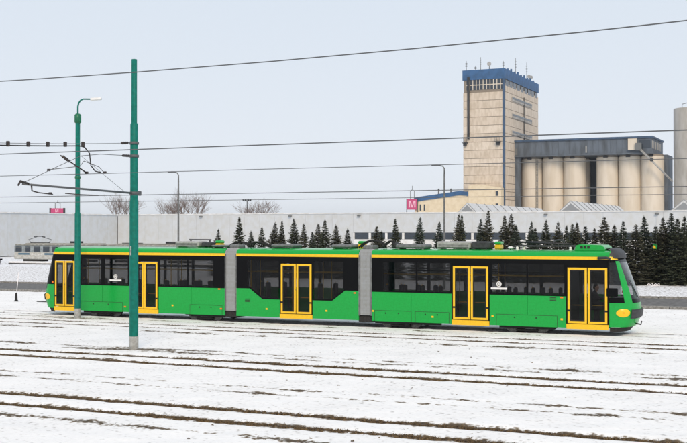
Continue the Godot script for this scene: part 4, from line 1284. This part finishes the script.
func roof_gear(t: Node) -> void:
	var s: SurfaceTool
	# [x0, x1, y1, z0, z1, material, name]
	for b in [[-7.35, -6.05, 3.66, -0.55, 0.35, "alu", "resistor_box"], [-5.95, -5.45, 3.62, -0.4, 0.3, "roofdark", "converter_box"], [-5.15, -4.25, 3.50, -0.2, 0.75, "roofgrey", "roof_box"],
		[-2.05, -0.95, 3.56, -0.3, 0.7, "roofgrey", "roof_box"], [0.95, 1.9, 3.55, -0.3, 0.7, "roofgrey", "roof_box"], [4.0, 5.35, 3.58, -0.2, 0.72, "roofgrey", "roof_box"],
		[5.75, 7.25, 3.70, -0.5, 0.4, "alu", "resistor_box"], [7.30, 8.05, 3.70, -0.5, 0.4, "roofdark", "converter_box"], [8.85, 9.08, 3.5, 0.1, 0.4, "white", "junction_box"]]:
		s = sf()
		var x0: float = b[0]; var x1: float = b[1]
		cbox(s, Vector3((x0 + x1) / 2, (3.40 + b[2]) / 2, (b[3] + b[4]) / 2), Vector3(x1 - x0, b[2] - 3.40, b[4] - b[3]), 0.05)
		for x in [x0 + 0.12, x1 - 0.12]: span(s, x - 0.04, x + 0.04, 3.34, 3.42, b[3] + 0.05, b[4] - 0.05)
		var o := put(s, b[6], M[b[5]], t)
		if b[6] == "resistor_box":
			for k in 3:
				var sl := sf(); span(sl, x0 + 0.08, x1 - 0.08, 3.44 + k * 0.05, 3.46 + k * 0.05, b[4] - 0.01, b[4] + 0.006); put(sl, "louvre", M.roofdark, o)
	s = sf(true); tube(s, [Vector3(-6.9, 3.73, -0.2), Vector3(-5.7, 3.73, -0.2)], 0.035, 0.035, 6); span(s, -6.85, -6.79, 3.64, 3.73, -0.22, -0.18); span(s, -5.8, -5.74, 3.6, 3.73, -0.22, -0.18); put(s, "bus_bar", M.roofdark, t)
	# green and yellow caps beside the joints
	for x in [-5.25, 2.05, 8.30]:
		s = sf(); cbox(s, Vector3(x, 3.63, -0.25), Vector3(0.30, 0.14, 0.5), 0.06); var o := put(s, "roof_cap", M.green, t)
		s = sf(); cbox(s, Vector3(x, 3.47, -0.25), Vector3(0.26, 0.18, 0.46), 0.03); put(s, "cap_foot", M.yellow, o)
	# hoses over the joints
	for z in [0.25, 0.5]:
		hose(t, [Vector3(-4.35, 3.40, z), Vector3(-4.15, 3.56, z), Vector3(-3.8, 3.62, z), Vector3(-3.45, 3.56, z), Vector3(-3.3, 3.40, z)])
		hose(t, [Vector3(-3.2, 3.40, z), Vector3(-3.0, 3.60, z + 0.1), Vector3(-2.65, 3.62, z + 0.1), Vector3(-2.3, 3.45, z), Vector3(-2.1, 3.42, z)], 0.04)
		hose(t, [Vector3(2.2, 3.42, z), Vector3(2.45, 3.62, z), Vector3(2.8, 3.72, z), Vector3(3.15, 3.66, z), Vector3(3.4, 3.42, z)], 0.04)
		hose(t, [Vector3(3.3, 3.40, z + 0.1), Vector3(3.5, 3.62, z), Vector3(3.72, 3.70, z), Vector3(3.85, 3.50, z), Vector3(3.95, 3.42, z)], 0.035)
	s = sf(); cbox(s, Vector3(3.78, 3.52, 0.1), Vector3(0.22, 0.24, 0.4), 0.04); put(s, "converter_box", M.roofdark, t)
	# folded pantograph
	var p := Node3D.new(); p.name = "pantograph"; t.add_child(p, true)
	p.set_meta("label", "folded black pantograph")
	s = sf()
	for z in [-0.5, 0.5]: span(s, 9.2, 11.7, 3.50, 3.56, z - 0.03, z + 0.03)
	for x in [9.3, 10.2, 11.5]: span(s, x - 0.04, x + 0.04, 3.50, 3.56, -0.5, 0.5)
	put(s, "base_frame", M.roofdark, p)
	s = sf(true)
	tube(s, [Vector3(11.4, 3.60, 0.3), Vector3(9.3, 3.68, 0.3)], 0.035, 0.03, 6); tube(s, [Vector3(11.4, 3.60, -0.3), Vector3(9.3, 3.68, -0.3)], 0.035, 0.03, 6)
	tube(s, [Vector3(9.3, 3.68, 0.3), Vector3(10.9, 3.74, 0.5)], 0.025, 0.02, 6); tube(s, [Vector3(9.3, 3.68, -0.3), Vector3(10.9, 3.74, -0.5)], 0.025, 0.02, 6)
	put(s, "arm", M.roofdark, p)
	s = sf(true); tube(s, [Vector3(10.9, 3.66, -0.95), Vector3(10.9, 3.76, -0.7), Vector3(10.9, 3.78, 0), Vector3(10.9, 3.76, 0.7), Vector3(10.9, 3.66, 0.95)], 0.03, 0.03, 6); put(s, "contact_strip", M.roofdark, p)
	for x in [9.3, 11.5]:
		for z in [-0.5, 0.5]:
			s = sf(true); lathe(s, [Vector2(0.05, 3.36), Vector2(0.07, 3.40), Vector2(0.045, 3.43), Vector2(0.07, 3.46), Vector2(0.04, 3.50)], 10, Vector3(x, 0, z)); put(s, "insulator", M.signwhite, p)
	hose(t, [Vector3(9.05, 3.42, 0.3), Vector3(9.12, 3.62, 0.3), Vector3(9.3, 3.70, 0.3), Vector3(9.5, 3.66, 0.3)], 0.03)
	# green pod over the cab
	s = sf()
	prism(s, [Vector2(11.72, 3.36), Vector2(12.95, 3.36), Vector2(12.90, 3.50), Vector2(12.78, 3.58), Vector2(11.95, 3.61), Vector2(11.78, 3.56)], -0.75, 0.75)
	var pod := put(s, "air_conditioning_pod", M.green, t)
	for k in 3:
		s = sf(); span(s, 11.95 + k * 0.14, 12.05 + k * 0.14, 3.44, 3.54, 0.74, 0.756); put(s, "vent", M.under, pod)

# ------------------------------------------------------------------ driver
func field_mesh(s: SurfaceTool, caps: Array, lo: Vector3, hi: Vector3, cell: float, soft: float) -> void:
	var n := Vector3i(((hi - lo) / cell).ceil()) + Vector3i.ONE
	var val := PackedFloat32Array(); val.resize(n.x * n.y * n.z)
	for z in n.z:
		for y in n.y:
			for x in n.x:
				var p := lo + Vector3(x, y, z) * cell
				var acc := 0.0
				for c in caps:
					var a: Vector3 = c[0]; var ab: Vector3 = c[1] - a
					var h := clampf((p - a).dot(ab) / maxf(ab.length_squared(), 1e-6), 0.0, 1.0)
					var d := (p - a - ab * h).length() - lerpf(c[2], c[3], h)
					if d < soft * 6.0: acc += exp(-d / soft)
				val[x + n.x * (y + n.y * z)] = -soft * log(maxf(acc, 1e-9))
	var vid := {}
	for z in n.z - 1:
		for y in n.y - 1:
			for x in n.x - 1:
				var sum := Vector3.ZERO; var cnt := 0
				for e in [[0, 1], [2, 3], [4, 5], [6, 7], [0, 2], [1, 3], [4, 6], [5, 7], [0, 4], [1, 5], [2, 6], [3, 7]]:
					var ca := Vector3i(e[0] & 1, (e[0] >> 1) & 1, e[0] >> 2); var cb := Vector3i(e[1] & 1, (e[1] >> 1) & 1, e[1] >> 2)
					var va := val[x + ca.x + n.x * (y + ca.y + n.y * (z + ca.z))]; var vb := val[x + cb.x + n.x * (y + cb.y + n.y * (z + cb.z))]
					if (va < 0.0) != (vb < 0.0):
						sum += Vector3(ca).lerp(Vector3(cb), va / (va - vb)); cnt += 1
				if cnt: vid[Vector3i(x, y, z)] = lo + (Vector3(x, y, z) + sum / cnt) * cell
	for key in vid:
		var k: Vector3i = key
		for ax in 3:
			var st := Vector3i.ZERO; st[ax] = 1
			var b := Vector3i.ZERO; b[(ax + 1) % 3] = 1
			var d := Vector3i.ZERO; d[(ax + 2) % 3] = 1
			var va := val[k.x + n.x * (k.y + n.y * k.z)]
			var k2 := k + st
			var vb := val[k2.x + n.x * (k2.y + n.y * k2.z)]
			if (va < 0.0) == (vb < 0.0): continue
			if not (vid.has(k - b) and vid.has(k - d) and vid.has(k - b - d)): continue
			if va < 0.0: quad(s, vid[k], vid[k - d], vid[k - b - d], vid[k - b])
			else: quad(s, vid[k], vid[k - b], vid[k - b - d], vid[k - d])

func build_driver() -> void:
	var o := thing("person", "driver in dark clothing seated behind the front door glass, arms on the desk", "person", P(TRAM_X + 12.42, 1.09, TRAM_V))
	# local +x is forward, y = 0 at the seat top
	var s := sf(true)
	var caps := [[Vector3(0, 0.11, 0), Vector3(-0.06, 0.34, 0), 0.155, 0.15], [Vector3(-0.06, 0.34, 0), Vector3(-0.06, 0.50, 0), 0.16, 0.13], [Vector3(-0.06, 0.52, -0.15), Vector3(-0.06, 0.52, 0.15), 0.075, 0.075], [Vector3(-0.05, 0.54, 0), Vector3(-0.02, 0.66, 0), 0.06, 0.055]]
	for g in [-1.0, 1.0]:
		caps.append([Vector3(0, 0.10, 0.10 * g), Vector3(0.43, 0.10, 0.12 * g), 0.105, 0.075])
		caps.append([Vector3(0.43, 0.10, 0.12 * g), Vector3(0.48, -0.34, 0.12 * g), 0.07, 0.045])
		caps.append([Vector3(0.48, -0.36, 0.12 * g), Vector3(0.66, -0.40, 0.13 * g), 0.045, 0.035])
		caps.append([Vector3(-0.06, 0.52, 0.19 * g), Vector3(0.12, 0.29, 0.25 * g), 0.06, 0.048])
		caps.append([Vector3(0.12, 0.29, 0.25 * g), Vector3(0.40, 0.38, 0.20 * g), 0.046, 0.034])
	field_mesh(s, caps, Vector3(-0.3, -0.5, -0.4), Vector3(0.8, 0.75, 0.4), 0.028, 0.014)
	var body := put(s, "clothing", M.cloth, o)
	body.position = Vector3.ZERO
	var h := sf(true)
	field_mesh(h, [[Vector3(0.0, 0.62, 0), Vector3(0.01, 0.68, 0), 0.055, 0.055], [Vector3(0.02, 0.80, 0), Vector3(0.01, 0.76, 0), 0.098, 0.09], [Vector3(0.05, 0.71, 0), Vector3(0.065, 0.70, 0), 0.05, 0.04], [Vector3(0.10, 0.775, 0), Vector3(0.128, 0.745, 0), 0.012, 0.016], [Vector3(0.0, 0.76, -0.095), Vector3(0.0, 0.73, -0.092), 0.02, 0.014], [Vector3(0.0, 0.76, 0.095), Vector3(0.0, 0.73, 0.092), 0.02, 0.014]], Vector3(-0.14, 0.52, -0.14), Vector3(0.18, 0.94, 0.14), 0.014, 0.008)
	for g in [-1.0, 1.0]:
		var w := Vector3(0.40, 0.38, 0.20 * g)
		var hc := [[w, w + Vector3(0.085, 0.0, -0.01 * g), 0.026, 0.030]]
		for f in 4:
			var b: Vector3 = w + Vector3(0.085, 0.0, (0.022 - 0.016 * f) * g)
			var m: Vector3 = b + Vector3(0.045 - 0.004 * absf(f - 1.5), -0.008, 0)
			hc.append([b, m, 0.0095, 0.009]); hc.append([m, m + Vector3(0.026, -0.03, 0), 0.009, 0.008])
		var tb := w + Vector3(0.04, -0.005, -0.03 * g)
		hc.append([tb, tb + Vector3(0.04, -0.01, -0.028 * g), 0.011, 0.009])
		field_mesh(h, hc, w + Vector3(-0.04, -0.09, -0.09), w + Vector3(0.19, 0.05, 0.09), 0.0065, 0.003)
	put(h, "head_and_hands", M.skin, o)
	var hr := sf(true)
	field_mesh(hr, [[Vector3(0.0, 0.835, 0), Vector3(-0.03, 0.78, 0), 0.098, 0.092]], Vector3(-0.16, 0.64, -0.13), Vector3(0.14, 0.96, 0.13), 0.016, 0.006)
	put(hr, "hair", M.hair, o)
	for g in [-1.0, 1.0]:
		var e := sf(true); disc_z(e, Vector3(0, 0, 0), 0.009, -0.004, 0.004, 8)
		var en := put(e, "eye", M.black, o); en.position = Vector3(0.108, 0.79, 0.034 * g); en.rotation.y = PI / 2

# ------------------------------------------------------------------ far trams and small things
func build_far() -> void:
	for k in 2:
		var t := thing("parked_tram", ["old grey parked tram with raised roof gear at the far left", "second old grey tram coupled behind, mostly hidden by the green tram"][k], "tram", P(-92.2 + k * 14.3, 0, 115.7), "old grey trams parked far behind")
		var s := sf(); cbox(s, Vector3(0, 0.95, -1.1), Vector3(13.7, 0.9, 2.2), 0.08); put(s, "lower_body", M.oldcream, t)
		s = sf(); cbox(s, Vector3(0, 1.83, -1.1), Vector3(13.7, 0.9, 2.16), 0.08); put(s, "upper_body", M.oldbody, t)
		s = sf(); cbox(s, Vector3(0, 2.36, -1.1), Vector3(13.5, 0.22, 2.1), 0.1); put(s, "roof", M.oldroof, t)
		s = sf(); cbox(s, Vector3(0.5, 2.52, -1.1), Vector3(11.6, 0.16, 1.5), 0.06); put(s, "roof_deck", M.oldroof, t)
		for q in 9:
			s = sf(); var x := -6.6 + q * 1.47
			cbox(s, Vector3(x + 0.55, 1.82, 0.0), Vector3(1.0 if q != 1 else 0.75, 0.66, 0.05), 0.02)
			var wn := put(s, "window", M.darkglass, t)
			s = sf(); span(s, x + 0.1, x + 1.0, 1.98, 2.0, 0.02, 0.04); put(s, "glazing_bar", M.oldcream, wn)
		for q in [[-6.1, -4.3], [-1.9, -0.4], [1.9, 5.9]]:
			s = sf(); span(s, q[0], q[1], 1.08, 1.32, 0.0, 0.012); put(s, "blue_stripe", M.oldblue, t)
		for q in 6:
			s = sf(); var x := -4.0 + q * 0.3
			tube(s, [Vector3(x, 1.0 + 0.1 * (q % 2), 0.01), Vector3(x + 0.12, 1.32 - 0.12 * (q % 3), 0.01), Vector3(x + 0.26, 1.02 + 0.1 * (q % 3), 0.01)], 0.035, 0.03, 4); put(s, "painted_lettering", M.white, t)
		for x in [-4.2, 3.6]:
			for dx in [-0.9, 0.9]:
				s = sf(); disc_z(s, Vector3(x + dx, 0.3, 0), 0.3, -0.25, -0.12, 18); put(s, "wheel", M.under, t)
			s = sf(); cbox(s, Vector3(x, 0.36, -1.1), Vector3(2.6, 0.3, 1.9), 0.05); put(s, "bogie", M.under, t)
		s = sf(true)
		if k == 0:
			tube(s, [Vector3(-4.4, 2.6, -0.7), Vector3(-5.2, 3.0, -0.8), Vector3(-3.9, 3.40, -1.0)], 0.04, 0.035, 6); tube(s, [Vector3(-2.6, 2.6, -1.5), Vector3(-1.8, 3.0, -1.4), Vector3(-3.2, 3.40, -1.1)], 0.04, 0.035, 6)
			tube(s, [Vector3(-4.5, 3.38, -1.1), Vector3(-4.2, 3.46, -1.1), Vector3(-3.0, 3.46, -1.1), Vector3(-2.7, 3.38, -1.1)], 0.05, 0.05, 6)
		span(s, -4.7, -2.3, 2.58, 2.68, -1.6, -0.6)
		span(s, 1.6, 3.0, 2.58, 2.84, -1.5, -0.7)
		put(s, "pantograph", M.roofdark, t)
	var f := thing("low_railing", "black low railing at the left edge in front of the parked tram", "railing", P(-104, 0, 113.0))
	var rs := sf(); span(rs, -14, 5.4, 0.42, 0.62, -0.05, 0.05); put(rs, "rail", M.black, f)
	for x in [-12.5, -9.0, -5.5, -2.0, 1.5, 5.0]:
		rs = sf(); span(rs, x - 0.09, x + 0.09, 0.0, 0.42, -0.05, 0.05); put(rs, "post", M.black, f)
	var pl := sf(); cbox(pl, Vector3(0, 0.13, 0), Vector3(40, 0.38, 0.5), 0.03)
	var plo := put(pl, "platform_edge", M.snowcap); plo.position = P(-77.5, 0, 113.2)
	tag(plo, "snowy low platform edge below the old parked trams", "platform")
	var dk := sf(); span(dk, -20, 20, 0.0, 0.09, 0.0, 0.06)
	var dko := put(dk, "kerb_line", M.black, plo); dko.position = Vector3(0, 0, 0.26)
	# marker post with black foot
	var b := thing("marker_post", "black rubber foot with a thin white leaning rod standing in the snow", "marker", P(-44.5, 0, 52.2))
	var s2 := sf(true); lathe(s2, [Vector2(0.13, 0), Vector2(0.12, 0.08), Vector2(0.085, 0.12), Vector2(0.06, 0.50), Vector2(0.04, 0.54), Vector2(0, 0.55)], 14); put(s2, "foot", M.rubber, b)
	s2 = sf(true); tube(s2, [Vector3(0.02, 0.5, 0), Vector3(0.18, 1.75, 0)], 0.022, 0.018, 7); put(s2, "rod", M.signwhite, b)
	# white bent pipes under the spruces
	var r := thing("bent_pipe_rack", "pair of low white bent pipes on the snow under the spruces", "rack", P(-13.3, 0.1, 84.4))
	for x in [-0.30, 0.18]:
		s2 = sf(true); tube(s2, [Vector3(x - 0.14, 0.0, 0), Vector3(x - 0.13, 0.14, 0), Vector3(x - 0.02, 0.2, 0), Vector3(x + 0.1, 0.12, 0), Vector3(x + 0.22, 0.26, 0), Vector3(x + 0.26, 0.0, 0)], 0.028, 0.028, 7); put(s2, "pipe", M.signwhite, r)
	s2 = sf(true); tube(s2, [Vector3(-0.45, 0.06, 0), Vector3(0.46, 0.06, 0)], 0.028, 0.028, 7); put(s2, "foot_bar", M.signwhite, r)
	# green and yellow plate glimpsed between the spruces
	var g := thing("green_yellow_sign", "small green and yellow sign on a post glimpsed between the spruces", "sign", P(-13.50, 0.1, 86.4))
	s2 = sf(); prism(s2, [Vector2(-0.16, 2.72), Vector2(0.14, 2.70), Vector2(0.17, 3.05), Vector2(0.04, 3.10), Vector2(-0.14, 3.02)], -0.02, 0.02); put(s2, "plate", M.green, g)
	s2 = sf(); prism(s2, [Vector2(-0.12, 2.74), Vector2(0.09, 2.73), Vector2(0.02, 2.93), Vector2(-0.10, 2.96)], 0.02, 0.034); put(s2, "patch", M.yellow, g)
	s2 = sf(true); tube(s2, [Vector3(0, -0.1, -0.05), Vector3(0, 3.0, -0.05)], 0.03, 0.03, 8); put(s2, "post", M.roofdark, g)

func _ready() -> void:
	setup_view()
	make_materials()
	build_ground()
	build_warehouse()
	build_elevator()
	build_spruces()
	build_bare_trees()
	build_far()
	build_tram()
	build_driver()
	build_poles()
